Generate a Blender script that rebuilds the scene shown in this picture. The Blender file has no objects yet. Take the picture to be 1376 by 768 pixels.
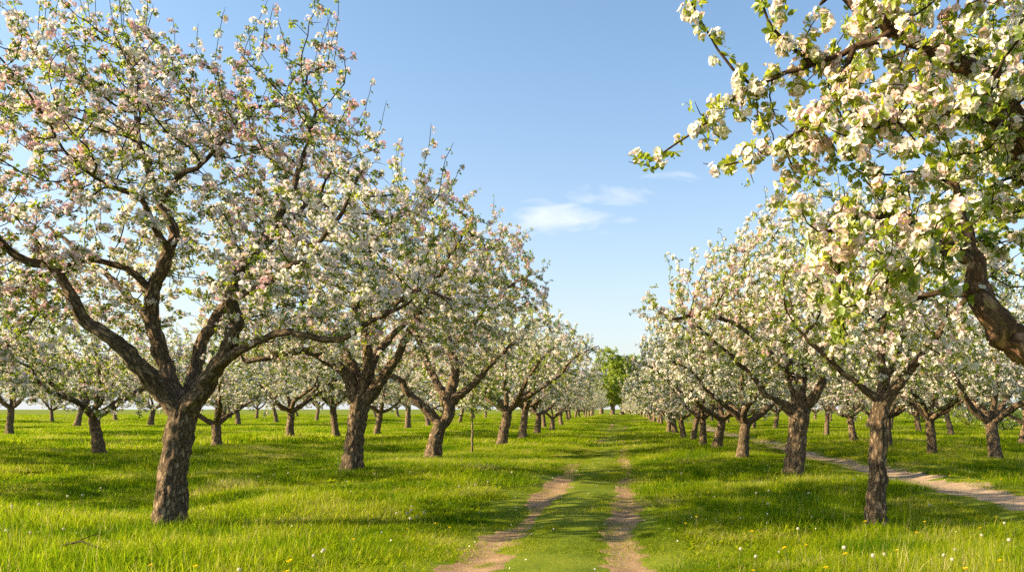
import bpy, math, random
import numpy as np
from mathutils import Vector

RNG = np.random.default_rng(7)
random.seed(7)
sc = bpy.context.scene
COL = sc.collection

# ------------------------------------------------------------------ camera
FPX, VX, VY, EYE = 1070.0, 838.0, 548.0, 1.4      # focal length in photo pixels, vanishing point, eye height
cam_d = bpy.data.cameras.new("camera")
cam = bpy.data.objects.new("camera", cam_d); COL.objects.link(cam)
cam.location = (0, 0, EYE); cam.rotation_euler = (math.radians(90), 0, 0)
cam_d.sensor_width = 36; cam_d.lens = 36 * FPX / 1376
cam_d.shift_x = (688 - VX) / 1376; cam_d.shift_y = (VY - 384) / 1376
cam_d.clip_start = 0.1; cam_d.clip_end = 6000
sc.camera = cam

# ------------------------------------------------------------------ sky, sun, exposure
SUN_EL, SUN_AZ = 27.0, -102.0                      # azimuth from +Y towards +X
world = bpy.data.worlds.new("World"); sc.world = world; world.use_nodes = True
wn, wl = world.node_tree.nodes, world.node_tree.links
wn.clear()
w_out = wn.new("ShaderNodeOutputWorld"); w_bg = wn.new("ShaderNodeBackground")
sky = wn.new("ShaderNodeTexSky"); sky.sky_type = 'NISHITA'; sky.sun_disc = False
sky.sun_elevation = math.radians(SUN_EL); sky.sun_rotation = math.radians(SUN_AZ)
sky.air_density = 1.0; sky.dust_density = 1.6; sky.ozone_density = 1.3; sky.altitude = 0
w_bg.inputs[1].default_value = 0.08
# thin clouds low over the far end of the lane, in world directions
tc = wn.new("ShaderNodeTexCoord")
def wmath(op, a=None, b=None, c=None, clamp=False):
    n = wn.new("ShaderNodeMath"); n.operation = op; n.use_clamp = clamp
    for i, v in enumerate((a, b, c)):
        if v is None: continue
        if isinstance(v, (int, float)): n.inputs[i].default_value = v
        else: wl.new(v, n.inputs[i])
    return n.outputs[0]
sep = wn.new("ShaderNodeSeparateXYZ"); wl.new(tc.outputs["Generated"], sep.inputs[0])
u = wmath('DIVIDE', sep.outputs[0], wmath('MAXIMUM', sep.outputs[1], 0.05))
v = wmath('DIVIDE', sep.outputs[2], wmath('MAXIMUM', sep.outputs[1], 0.05))
front = wmath('GREATER_THAN', sep.outputs[1], 0.1)
cmb = wn.new("ShaderNodeCombineXYZ"); wl.new(wmath('MULTIPLY', u, 0.30), cmb.inputs[0]); wl.new(v, cmb.inputs[1])
cn = wn.new("ShaderNodeTexNoise"); cn.inputs["Scale"].default_value = 40; cn.inputs["Detail"].default_value = 8
cn.inputs["Roughness"].default_value = 0.55; cn.inputs["Distortion"].default_value = 1.2
wl.new(cmb.outputs[0], cn.inputs["Vector"])
tot = None
for (px, py, rx, ry, k) in ((752, 293, 62, 24, 1.0), (818, 263, 56, 17, .75), (838, 297, 24, 6, .5), (905, 238, 46, 9, .42),
                            (722, 270, 45, 6, .4), (985, 218, 60, 8, .22), (690, 310, 50, 22, .6), (800, 312, 30, 7, .35)):
    du = wmath('DIVIDE', wmath('SUBTRACT', u, (px - VX) / FPX), rx * 1.3 / FPX)
    dv = wmath('DIVIDE', wmath('SUBTRACT', v, (VY - py) / FPX), ry * 1.15 / FPX)
    d2 = wmath('ADD', wmath('MULTIPLY', du, du), wmath('MULTIPLY', dv, dv))
    g = wmath('MULTIPLY', wmath('SUBTRACT', 1.1, d2, clamp=True), k)
    tot = g if tot is None else wmath('MAXIMUM', tot, g)
fac = wmath('MULTIPLY', wmath('SUBTRACT', wmath('ADD', wmath('MULTIPLY', tot, .62), wmath('MULTIPLY', cn.outputs[0], 1.25)), .86), 1.05, clamp=True)
fac = wmath('MULTIPLY', wmath('SMOOTH_MIN', fac, 0.74, 0.3), front, clamp=True)
mixc = wn.new("ShaderNodeMixRGB"); wl.new(fac, mixc.inputs[0])
tint = wn.new("ShaderNodeMixRGB"); tint.blend_type = 'MULTIPLY'; wl.new(wmath('MULTIPLY', wmath('SUBTRACT', sep.outputs[2], .08), 3.2, clamp=True), tint.inputs[0]); tint.inputs[2].default_value = (.94, 1.06, 1.09, 1)
wl.new(sky.outputs[0], tint.inputs[1]); hz = wn.new("ShaderNodeMixRGB"); hz.inputs[2].default_value = (3.7, 3.85, 3.95, 1)      # pale haze low over the horizon
wl.new(wmath('MULTIPLY', wmath('POWER', 2.718, wmath('MULTIPLY', wmath('MAXIMUM', sep.outputs[2], 0), -8.0)), .9), hz.inputs[0])
wl.new(tint.outputs[0], hz.inputs[1]); wl.new(hz.outputs[0], mixc.inputs[1])
mixc.inputs[2].default_value = (4.6, 4.7, 4.8, 1)
wl.new(mixc.outputs[0], w_bg.inputs[0]); wl.new(w_bg.outputs[0], w_out.inputs[0])

sun_d = bpy.data.lights.new("sun", 'SUN'); sun = bpy.data.objects.new("sun", sun_d); COL.objects.link(sun)
sun_d.energy = 5.0; sun_d.angle = math.radians(0.6); sun_d.color = (1.0, 0.79, 0.48)
az, el = math.radians(SUN_AZ), math.radians(SUN_EL)
to_sun = Vector((math.sin(az) * math.cos(el), math.cos(az) * math.cos(el), math.sin(el)))
sun.rotation_euler = to_sun.to_track_quat('Z', 'Y').to_euler()

sc.view_settings.view_transform = 'Standard'; sc.view_settings.look = 'None'
sc.view_settings.exposure = 1.62; sc.view_settings.gamma = 1
try: sc.view_settings.use_curve_mapping = False
except Exception: pass
sc.render.engine = 'CYCLES'
cy = sc.cycles
cy.max_bounces = 7; cy.diffuse_bounces = 4; cy.glossy_bounces = 2; cy.transmission_bounces = 4; cy.transparent_max_bounces = 4
cy.caustics_reflective = False; cy.caustics_refractive = False
cy.use_denoising = False
try: cy.denoiser = 'OPENIMAGEDENOISE'
except Exception: pass

def W(px, py, d):
    return np.array(((px - VX) / FPX * d, d, EYE + (VY - py) / FPX * d))

# ------------------------------------------------------------------ noise
def _hash(ix, iy, iz):
    h = (ix.astype(np.int64) * 374761393 + iy.astype(np.int64) * 668265263 + iz.astype(np.int64) * 1103515245) & 0xffffffff
    h = ((h ^ (h >> 13)) * 1274126177) & 0xffffffff
    h = ((h ^ (h >> 16)) * 73244475) & 0xffffffff
    return ((h ^ (h >> 15)) & 0xffffff) / float(0xffffff)
def vnoise(p):
    p = np.asarray(p, float); i = np.floor(p); f = p - i; f = f * f * (3 - 2 * f)
    i = i.astype(np.int64); out = 0
    for dx in (0, 1):
        for dy in (0, 1):
            for dz in (0, 1):
                w = (f[..., 0] if dx else 1 - f[..., 0]) * (f[..., 1] if dy else 1 - f[..., 1]) * (f[..., 2] if dz else 1 - f[..., 2])
                out = out + w * _hash(i[..., 0] + dx, i[..., 1] + dy, i[..., 2] + dz)
    return out
def noise2(x, y, s, seed=0.0):
    x = np.asarray(x, float); y = np.asarray(y, float)
    return vnoise(np.stack([x * s + 13.7 + seed, y * s + 71.3 - seed, np.full_like(x, seed * 3.1 + .5)], -1))

# ------------------------------------------------------------------ terrain
def rut_x(k, y):                     # centre lines of the two wheel tracks
    y = np.asarray(y, float)
    w = .05 * np.sin(y * .45 + k) + .04 * np.sin(y * 1.1 + 2 * k)
    if k == 0: return 0.04 + w
    return -1.42 + .014 * np.clip(y - 6, 0, 30) + w
def sstep(a, b, x):
    t = np.clip((x - a) / (b - a), 0, 1); return t * t * (3 - 2 * t)
def path_x(y):
    y = np.asarray(y, float)
    return 5.65 + .45 * sstep(16.5, 11, y) + .08 * np.sin(y * .22) + .0004 * np.clip(y - 20, 0, 60) ** 2
def height(x, y):
    x = np.asarray(x, float); y = np.asarray(y, float)
    d = np.hypot(x, y)
    h = (noise2(x, y, .16, 1) - .5) * .46 + (noise2(x, y, .55, 2) - .5) * .22
    h = h + (noise2(x, y, .05, 3) - .5) * .35 * sstep(15, 60, d)
    lane = np.exp(-((x + .7) / 1.9) ** 2)
    h = h + (noise2(x, y, .22, 6) - .5) * .34 * sstep(-2.5, -6, x) * sstep(60, 30, d)
    h = h * (1 - .55 * lane) + (noise2(x * .35, y, .45, 4) - .5) * .16 * lane * sstep(10, 22, y)   # cross humps down the lane
    h = h - .06 * lane
    for k in (0, 1):
        h = h - .045 * np.exp(-((x - rut_x(k, y)) / .28) ** 2) * sstep(70, 30, y)
    pth = np.exp(-((x - path_x(y)) / .75) ** 2)
    h = h * (1 - .7 * pth) - .05 * pth
    return h * sstep(400, 150, d) - .00002 * np.clip(d - 300, 0, None) ** 1.5

# ------------------------------------------------------------------ mesh helpers
def mesh_np(name, verts, faces_list, attrs=None, smooth=False, mats=()):
    """faces_list: list of (n,k) int arrays."""
    me = bpy.data.meshes.new(name)
    verts = np.asarray(verts, np.float32)
    me.vertices.add(len(verts)); me.vertices.foreach_set("co", verts.ravel())
    loops = np.concatenate([f.ravel() for f in faces_list]).astype(np.int32)
    starts, pos = [], 0
    for f in faces_list:
        n, k = f.shape
        starts.append(pos + np.arange(n) * k); pos += n * k
    starts = np.concatenate(starts).astype(np.int32)
    me.loops.add(len(loops)); me.loops.foreach_set("vertex_index", loops)
    me.polygons.add(len(starts)); me.polygons.foreach_set("loop_start", starts)
    if smooth: me.polygons.foreach_set("use_smooth", np.ones(len(starts), bool))
    for k, a in (attrs or {}).items():
        a = np.asarray(a, np.float32)
        if a.ndim == 1:
            at = me.attributes.new(k, 'FLOAT', 'POINT'); at.data.foreach_set("value", a)
        else:
            at = me.attributes.new(k, 'FLOAT_VECTOR', 'POINT'); at.data.foreach_set("vector", a.ravel())
    me.update(calc_edges=True)
    for m in mats: me.materials.append(m)
    return me
def link(name, me, parent=None):
    o = bpy.data.objects.new(name, me); COL.objects.link(o); o.parent = parent
    return o
def tag(o, label=None, cat=None, group=None, kind=None):
    if label: o["label"] = label
    if cat: o["category"] = cat
    if group: o["group"] = group
    if kind: o["kind"] = kind
    return o
def empty(name, loc, rz=0, s=1):
    o = bpy.data.objects.new(name, None); COL.objects.link(o)
    o.location = loc; o.rotation_euler = (0, 0, rz); o.scale = (s, s, s); o.empty_display_size = .2
    return o

# ------------------------------------------------------------------ materials
def newmat(name):
    m = bpy.data.materials.new(name); m.use_nodes = True; n = m.node_tree.nodes; n.clear()
    return m, n, m.node_tree.links
def N(n, t, **kw):
    x = n.new(t)
    for k, v in kw.items():
        if k in x.inputs.keys(): x.inputs[k].default_value = v
        else: setattr(x, k, v)
    return x
def ramp(n, l, src, stops, interp='LINEAR'):
    r = n.new("ShaderNodeValToRGB"); r.color_ramp.interpolation = interp
    e = r.color_ramp.elements
    while len(e) < len(stops): e.new(.5)
    for i, (p, c) in enumerate(stops):
        e[i].position = p; e[i].color = (*c, 1)
    l.new(src, r.inputs[0]); return r.outputs[0]
def mixrgb(n, l, f, a, b, mode='MIX'):
    m = n.new("ShaderNodeMixRGB"); m.blend_type = mode
    for i, x in enumerate((f, a, b)):
        if hasattr(x, "links"): l.new(x, m.inputs[i])
        elif i == 0: m.inputs[0].default_value = x
        else: m.inputs[i].default_value = (*x, 1)
    return m.outputs[0]
def thin(n, l, color, trans, tcol=None, gloss=0.0, rough=.45):
    """two-sided thin surface: diffuse + light passing through (+ a little sheen)."""
    out = n.new("ShaderNodeOutputMaterial")
    d = n.new("ShaderNodeBsdfDiffuse"); t = n.new("ShaderNodeBsdfTranslucent")
    l.new(color, d.inputs[0]); l.new(tcol if tcol is not None else color, t.inputs[0])
    mx = n.new("ShaderNodeMixShader"); mx.inputs[0].default_value = trans
    l.new(d.outputs[0], mx.inputs[1]); l.new(t.outputs[0], mx.inputs[2])
    s = mx.outputs[0]
    if gloss > 0:
        g = n.new("ShaderNodeBsdfGlossy"); g.inputs["Roughness"].default_value = rough
        g.inputs[0].default_value = (1, 1, 1, 1)
        m2 = n.new("ShaderNodeMixShader"); m2.inputs[0].default_value = gloss
        l.new(s, m2.inputs[1]); l.new(g.outputs[0], m2.inputs[2]); s = m2.outputs[0]
    l.new(s, out.inputs[0])

def make_bark(name, moss=0.5, warm=1.0, twigs=True):
    m, n, l = newmat(name)
    out = n.new("ShaderNodeOutputMaterial"); b = n.new("ShaderNodeBsdfPrincipled")
    b.inputs["Roughness"].default_value = .92
    try: b.inputs["Specular IOR Level"].default_value = .15
    except Exception: pass
    at = N(n, "ShaderNodeAttribute", attribute_name="bark"); rad = N(n, "ShaderNodeAttribute", attribute_name="rad")
    mp = n.new("ShaderNodeMapping"); mp.inputs["Scale"].default_value = (1, 1, .42); l.new(at.outputs["Vector"], mp.inputs[0])
    n1 = N(n, "ShaderNodeTexNoise", Scale=30.0, Detail=10.0, Roughness=.72, Distortion=.3); l.new(mp.outputs[0], n1.inputs["Vector"])
    vo = N(n, "ShaderNodeTexVoronoi", Scale=17.0); vo.feature = 'DISTANCE_TO_EDGE'
    wp = mixrgb(n, l, .12, mp.outputs[0], n1.outputs["Color"], 'ADD'); l.new(wp, vo.inputs["Vector"])
    n2 = N(n, "ShaderNodeTexNoise", Scale=4.5, Detail=5.0, Roughness=.6); l.new(at.outputs["Vector"], n2.inputs["Vector"])
    n3 = N(n, "ShaderNodeTexNoise", Scale=11.0, Detail=6.0, Roughness=.7); l.new(at.outputs["Vector"], n3.inputs["Vector"])
    base = ramp(n, l, n1.outputs[0], [(.32, (.085 * warm, .058, .036)), (.5, (.25 * warm, .172, .105)), (.66, (.45 * warm, .325, .205))])
    base = mixrgb(n, l, ramp(n, l, n2.outputs[0], [(.35, (0, 0, 0)), (.7, (1, 1, 1))]), base, mixrgb(n, l, .4, base, (.33, .25, .17)))
    base = mixrgb(n, l, ramp(n, l, vo.outputs['Distance'], [(0, (.75, .75, .75)), (.10, (0, 0, 0))]), base, (.035, .026, .020))
    lich = ramp(n, l, n3.outputs[0], [(.62 - .1 * moss, (0, 0, 0)), (.72 - .1 * moss, (1, 1, 1))])
    lichf = n.new("ShaderNodeMath"); lichf.operation = 'MULTIPLY'; lichf.inputs[1].default_value = moss; l.new(lich, lichf.inputs[0])
    base = mixrgb(n, l, lichf.outputs[0], base, (.30, .27, .12) if moss > .5 else (.31, .29, .21))
    twig = ramp(n, l, rad.outputs["Fac"], [(.012, (1, 1, 1)), (.05 if twigs else .12, (0, 0, 0))])
    base = mixrgb(n, l, twig, base, (.105, .068, .043) if twigs else (.34, .27, .18))
    l.new(base, b.inputs["Base Color"])
    cr = ramp(n, l, vo.outputs["Distance"], [(0, (0, 0, 0)), (.22, (1, 1, 1))])
    hgt = mixrgb(n, l, .5, cr, n1.outputs[0])
    bp = N(n, "ShaderNodeBump", Strength=1.0, Distance=.06); l.new(hgt, bp.inputs["Height"]); l.new(bp.outputs[0], b.inputs["Normal"])
    l.new(b.outputs[0], out.inputs[0])
    return m
M_BARK = make_bark("apple bark")
M_BARK_PALE = make_bark("pale young bark", twigs=False)
M_BARK_MOSS = make_bark("mossy apple bark", moss=.8, warm=1.3)

def make_petal(name, white, blush, pink):
    m, n, l = newmat(name)
    a = N(n, "ShaderNodeAttribute", attribute_name="tint")
    c = ramp(n, l, a.outputs["Fac"], [(0, white), (.55, white), (.8, blush), (1, pink)])
    thin(n, l, c, .42)
    return m
M_PETAL = make_petal("apple blossom pale pink", (.82, .765, .74), (.80, .66, .67), (.72, .42, .46))
M_PETAL_W = make_petal("apple blossom cream white", (.84, .80, .76), (.83, .72, .70), (.78, .52, .53))

M_PETAL_P = make_petal("apple blossom dusky pink", (.80, .70, .67), (.76, .54, .54), (.66, .34, .38))
def make_leaf(name, cols, tcols, trans=.5, gloss=.06):
    m, n, l = newmat(name)
    a = N(n, "ShaderNodeAttribute", attribute_name="tint")
    c = ramp(n, l, a.outputs["Fac"], list(zip((0, .5, 1), cols)))
    t = ramp(n, l, a.outputs["Fac"], list(zip((0, .5, 1), tcols)))
    thin(n, l, c, trans, t, gloss)
    return m
M_LEAF = make_leaf("young apple leaf", ((.070, .120, .010), (.145, .205, .016), (.25, .28, .03)),
                   ((.13, .23, .010), (.30, .40, .015), (.46, .50, .03)))
M_LEAF_Y = make_leaf("fresh yellow green leaf", ((.11, .175, .010), (.19, .255, .016), (.30, .33, .03)),
                     ((.23, .34, .012), (.38, .48, .02), (.54, .57, .035)))
M_LEAF_B = make_leaf("bright spring leaf", ((.16, .24, .014), (.25, .33, .02), (.34, .38, .03)), ((.32, .44, .015), (.46, .56, .02), (.56, .60, .03)), .5)
M_LEAF_G = make_leaf("broad green leaf", ((.05, .10, .014), (.09, .15, .018), (.15, .21, .025)),
                     ((.09, .18, .015), (.18, .28, .02), (.26, .36, .03)))

def make_grass(name, cols, tcols):
    m, n, l = newmat(name)
    oi = n.new("ShaderNodeObjectInfo"); ge = n.new("ShaderNodeNewGeometry")
    a = N(n, "ShaderNodeAttribute", attribute_name="tint")
    big = N(n, "ShaderNodeTexNoise", Scale=.6, Detail=4.0); l.new(ge.outputs["Position"], big.inputs["Vector"])
    f = n.new("ShaderNodeMath"); f.operation = 'MULTIPLY_ADD'; l.new(oi.outputs["Random"], f.inputs[0]); f.inputs[1].default_value = .45
    l.new(a.outputs["Fac"], f.inputs[2])
    g = n.new("ShaderNodeMath"); g.operation = 'MULTIPLY_ADD'; l.new(big.outputs[0], g.inputs[0]); g.inputs[1].default_value = 1.7; g.inputs[2].default_value = -.90
    h = n.new("ShaderNodeMath"); h.operation = 'ADD'; h.use_clamp = True; l.new(f.outputs[0], h.inputs[0]); l.new(g.outputs[0], h.inputs[1])
    c = ramp(n, l, h.outputs[0], list(zip((.08, .45, .85, 1.0), cols)))
    t = ramp(n, l, h.outputs[0], list(zip((.08, .45, .85, 1.0), tcols)))
    thin(n, l, c, .5, t)
    return m
M_GRASS = make_grass("meadow grass", ((.042, .105, .006), (.155, .225, .006), (.31, .33, .012), (.46, .40, .17)),
                     ((.08, .20, .006), (.27, .41, .008), (.52, .57, .016), (.50, .44, .18)))

M_TURF = make_grass("short lane turf", ((.075, .125, .008), (.170, .215, .012), (.30, .30, .03), (.42, .36, .16)),
                     ((.12, .22, .008), (.28, .38, .012), (.45, .47, .03), (.45, .40, .16)))

def make_soil(name, a, b, c, scale=3.0, bump=.03):
    m, n, l = newmat(name)
    out = n.new("ShaderNodeOutputMaterial"); p = n.new("ShaderNodeBsdfPrincipled"); p.inputs["Roughness"].default_value = .95
    try: p.inputs["Specular IOR Level"].default_value = .1
    except Exception: pass
    ge = n.new("ShaderNodeNewGeometry")
    n1 = N(n, "ShaderNodeTexNoise", Scale=scale, Detail=10.0, Roughness=.7); l.new(ge.outputs["Position"], n1.inputs["Vector"])
    n2 = N(n, "ShaderNodeTexNoise", Scale=scale * 14, Detail=6.0, Roughness=.7); l.new(ge.outputs["Position"], n2.inputs["Vector"])
    mx = mixrgb(n, l, .4, n1.outputs[0], n2.outputs[0])
    col = ramp(n, l, mx, [(.32, a), (.5, b), (.68, c)])
    l.new(col, p.inputs["Base Color"])
    bp = N(n, "ShaderNodeBump", Strength=.8, Distance=bump); l.new(mx, bp.inputs["Height"]); l.new(bp.outputs[0], p.inputs["Normal"])
    l.new(p.outputs[0], out.inputs[0])
    return m
M_GROUND = make_soil("turf ground", (.055, .085, .006), (.115, .155, .008), (.21, .21, .02), 1.2, .05)
M_PATH = make_soil("trodden path earth", (.19, .135, .09), (.32, .235, .16), (.45, .345, .245), 2.4, .04)
M_DIRT = make_soil("dry earth", (.15, .095, .052), (.255, .168, .095), (.37, .26, .16), 2.2, .04)

# ------------------------------------------------------------------ ground sheet
def axis(fine, step, *rest):
    a = list(np.arange(fine[0], fine[1] + 1e-6, step)); return np.array(a)
def graded(lo, hi, step, far, g=1.18):
    mid = list(np.arange(lo, hi + 1e-6, step)); s, x, up = step, hi, []
    while x < far: s *= g; x += s; up.append(x)
    s, x, dn = step, lo, []
    while x > -far: s *= g; x -= s; dn.append(x)
    return np.array(dn[::-1] + mid + up)
xs = graded(-16, 12, .16, 3000); ys = graded(2, 48, .2, 3000, 1.12)
ys = ys[ys > -900]
X, Y = np.meshgrid(xs, ys); Z = height(X, Y)
nx, ny = len(xs), len(ys)
ii = (np.arange(ny - 1)[:, None] * nx + np.arange(nx - 1)[None, :]).ravel()
me = mesh_np("ground", np.stack([X.ravel(), Y.ravel(), Z.ravel()], 1), [np.stack([ii, ii + 1, ii + 1 + nx, ii + nx], 1)], smooth=True, mats=[M_GROUND])
tag(link("ground", me), kind="structure")

def strip(name, cx, w, y0, y1, step, seed, mat, nw=9):
    y = np.arange(y0, y1, step); nz = lambda q: 1 + .9 * (noise2(y * 0, y, 1.1, seed + q) - .5) + .8 * (noise2(y * 0, y, 4, seed + q + 1) - .5) + .6 * (noise2(y * 0, y, 11, seed + q + 2) - .5)
    wl_ = w(y) * nz(0); wr_ = w(y) * nz(4)
    c = cx(y); t = np.linspace(0, 1, nw)
    X = (c - wl_)[:, None] * (1 - t) + (c + wr_)[:, None] * t
    Y = np.repeat(y[:, None], nw, 1); Z = height(X, Y) + .006
    # edges dip just under the turf
    Z[:, 0] -= .012; Z[:, -1] -= .012
    i = (np.arange(len(y) - 1)[:, None] * nw + np.arange(nw - 1)[None, :]).ravel()
    me = mesh_np(name, np.stack([X.ravel(), Y.ravel(), Z.ravel()], 1), [np.stack([i, i + 1, i + 1 + nw, i + nw], 1)], smooth=True, mats=[mat])
    return tag(link(name, me), kind="structure")
def rut_w(k, y):
    y = np.asarray(y, float)
    base = (.25 if k == 0 else .28) * (1 - .45 * sstep(8, 24, y))
    gap = sstep(.40, .66, noise2(y * 0 + k * 9, y, .33, 11) + .30 * sstep(15, 7, y) + (.06 if k == 0 else .10 * sstep(17, 14, y) - .05 * sstep(16, 20, y)))
    return base * gap * sstep(110, 60, y) + .004
strip("wheel_track", lambda y: rut_x(0, y), lambda y: rut_w(0, y), 2, 110, .05, 21, M_DIRT)
strip("wheel_track", lambda y: rut_x(1, y), lambda y: rut_w(1, y), 2, 110, .05, 31, M_DIRT)
strip("dirt_path", path_x, lambda y: .60 + y * 0, 2, 130, .1, 41, M_PATH, nw=11)

def bare(x, y):
    """1 on bare earth, 0 on turf."""
    out = np.zeros_like(x)
    for k in (0, 1):
        w = rut_w(k, y); d = np.abs(x - rut_x(k, y)); out = np.maximum(out, sstep(w * 1.0 + .02, w * .55, d) * (w > .03))
    d = np.abs(x - path_x(y)); out = np.maximum(out, sstep(.64, .42, d))
    return out

# ------------------------------------------------------------------ grass
def blade_patch(n, radius, hmin, hmax, width, lean, seed, seg=3, stalks=0, mat=None):
    r = np.random.default_rng(seed)
    rr = radius * np.sqrt(r.random(n)) ** 1.1; th = r.random(n) * 2 * np.pi
    # blades gather in small tufts
    tufts = (r.random((max(4, n // 25), 2)) * 2 - 1) * radius
    pick = r.integers(0, len(tufts), n)
    bx = .35 * rr * np.cos(th) + .65 * (tufts[pick, 0] + r.normal(0, .035, n)); by = .35 * rr * np.sin(th) + .65 * (tufts[pick, 1] + r.normal(0, .035, n))
    bx *= 1.35; by *= 1.35
    th_h = r.random(len(tufts)) * .6 + .6
    h = (hmin + (hmax - hmin) * r.random(n) ** 1.5) * th_h[pick]
    yaw = r.random(n) * 2 * np.pi; la = np.abs(r.normal(0, lean, n)) + .08
    dirx, diry = np.cos(yaw), np.sin(yaw)
    w = width * (.6 + .8 * r.random(n))
    if stalks: h[:stalks] *= 1.5; w[:stalks] *= .6; la[:stalks] *= .5
    face = yaw + np.pi / 2 + r.normal(0, .5, n); sx, sy = np.cos(face), np.sin(face)
    V = []
    for k in range(seg + 1):
        t = k / seg
        ox = dirx * h * la * t ** 2 * 1.3; oy = diry * h * la * t ** 2 * 1.3
        oz = h * (t - .35 * np.minimum(la, 1.2) * t ** 2)
        ww = w * .5 * (1 - t ** 1.7) + .0002
        cx, cy_, cz = bx + ox, by + oy, oz - .015
        V.append(np.stack([cx - sx * ww, cy_ - sy * ww, cz], 1)); V.append(np.stack([cx + sx * ww, cy_ + sy * ww, cz], 1))
    V = np.stack(V, 1)                      # n, 2(seg+1), 3
    nv = 2 * (seg + 1); off = (np.arange(n) * nv)[:, None]
    F = np.concatenate([off + np.array([[2 * k, 2 * k + 1, 2 * k + 3, 2 * k + 2]]) for k in range(seg)])
    tv = np.clip(r.random(n) * .62 + (th_h[pick] - .9) * .3, 0, 1); tv[:stalks] = 1.6; tint = np.repeat(tv, nv)
    return mesh_np("grass patch", V.reshape(-1, 3), [F], {"tint": tint}, mats=[mat or M_GRASS])

def instancer(name, patches, pts, rot, scl, idx, lab):
    """one stuff object: a point mesh whose points carry grass patches."""
    me = bpy.data.meshes.new(name); me.vertices.add(len(pts)); me.vertices.foreach_set("co", np.asarray(pts, np.float32).ravel())
    a = me.attributes.new("rz", 'FLOAT_VECTOR', 'POINT'); a.data.foreach_set("vector", np.asarray(rot, np.float32).ravel())
    a = me.attributes.new("sc", 'FLOAT_VECTOR', 'POINT'); a.data.foreach_set("vector", np.asarray(scl, np.float32).ravel())
    a = me.attributes.new("ix", 'INT', 'POINT'); a.data.foreach_set("value", np.asarray(idx, np.int32))
    for p in patches:
        for mm in p.materials:
            if mm.name not in [q.name for q in me.materials]: me.materials.append(mm)
    o = link(name, me)
    cl = bpy.data.collections.new(name + " patches")
    for i, p in enumerate(patches):
        q = bpy.data.objects.new("%s patch %02d" % (name, i), p); cl.objects.link(q)
    ng = bpy.data.node_groups.new(name, 'GeometryNodeTree')
    ng.interface.new_socket("Geometry", in_out='INPUT', socket_type='NodeSocketGeometry')
    ng.interface.new_socket("Geometry", in_out='OUTPUT', socket_type='NodeSocketGeometry')
    n, l = ng.nodes, ng.links
    gi, go = n.new("NodeGroupInput"), n.new("NodeGroupOutput")
    ci = n.new("GeometryNodeCollectionInfo"); ci.inputs[0].default_value = cl; ci.inputs[1].default_value = True; ci.inputs[2].default_value = True
    iop = n.new("GeometryNodeInstanceOnPoints"); iop.inputs["Pick Instance"].default_value = True
    def na(nm, t):
        x = n.new("GeometryNodeInputNamedAttribute"); x.data_type = t; x.inputs[0].default_value = nm
        return x.outputs[0]
    l.new(gi.outputs[0], iop.inputs["Points"]); l.new(ci.outputs[0], iop.inputs["Instance"])
    l.new(na("ix", 'INT'), iop.inputs["Instance Index"])
    e2r = n.new("FunctionNodeEulerToRotation"); l.new(na("rz", 'FLOAT_VECTOR'), e2r.inputs[0])
    l.new(e2r.outputs[0], iop.inputs["Rotation"]); l.new(na("sc", 'FLOAT_VECTOR'), iop.inputs["Scale"])
    l.new(iop.outputs[0], go.inputs[0])
    md = o.modifiers.new("scatter", 'NODES'); md.node_group = ng
    return tag(o, lab, "grass", kind="stuff")

def wedge_points(y0, y1, dens, seed, mx=2.5):
    r = np.random.default_rng(seed)
    n = int((y1 - y0) * ((y1 + y0) / 2 * 1.38 + 2 * mx) * dens)
    y = np.sqrt(y0 ** 2 + (y1 ** 2 - y0 ** 2) * r.random(n))
    lo, hi = -.80 * y - mx, .52 * y + mx
    x = lo + (hi - lo) * r.random(n)
    return x, y, r
def lane_mask(x, y):
    edge = .35 * (noise2(x, y, .9, 51) - .5)
    return sstep(1.75, 1.25, np.abs(x + .72) + edge)

def leafmesh(detail, L, wd, fold, curl):
    if detail:
        prof = [(0, .05), (.25, .75), (.55, 1.0), (.82, .6), (1, .03)]
        V, F = [], []
        for t, ww in prof:
            zc = -curl * L * t * t
            V += [(t * L, -ww * wd * L * .5, zc + fold * L * ww), (t * L, 0, zc), (t * L, ww * wd * L * .5, zc + fold * L * ww)]
        for k in range(4):
            a = 3 * k; F += [(a, a + 3, a + 4, a + 1), (a + 1, a + 4, a + 5, a + 2)]
        return np.array(V), np.array(F)
    z = fold * L
    V = np.array([(0, 0, 0), (.5 * L, -wd * L * .5, z), (L, 0, -curl * L), (.5 * L, 0, 0), (.5 * L, wd * L * .5, z)])
    return V, np.array([(0, 1, 2, 3), (0, 3, 2, 4)])
def weed_patch(seed, n=26, L=(.05, .12)):
    """low rosettes of broad toothless leaves, as dandelion and plantain grow among grass."""
    r = np.random.default_rng(seed); V, F, T, o = [], [], [], 0
    for c in range(4):
        cx, cy_ = r.normal(0, .22, 2)
        for k in range(n // 4 + 2):
            ln = L[0] + (L[1] - L[0]) * r.random(); v, f = leafmesh(True, ln, .22 + .16 * r.random(), .06, .35 * r.random())
            el = .25 + .75 * r.random(); a = r.random() * 6.283; ce, se, ca, sa = math.cos(el), math.sin(el), math.cos(a), math.sin(a)
            v = v @ np.array([[ce, 0, -se], [0, 1, 0], [se, 0, ce]]).T * np.array((1, 1, 1)); v[:, 2] = np.abs(v[:, 2])
            v = v @ np.array([[ca, -sa, 0], [sa, ca, 0], [0, 0, 1]]).T + (cx, cy_, .01)
            V.append(v); F.append(f + o); T.append(np.full(len(v), r.random() * .5)); o += len(v)
    return mesh_np("weed patch", np.concatenate(V), [np.concatenate(F)], {"tint": np.concatenate(T)}, mats=[M_GRASS])
meadow = [blade_patch(1500, .5, .05, .17, .0065, .7, 100 + i, stalks=14) for i in range(4)]
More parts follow.
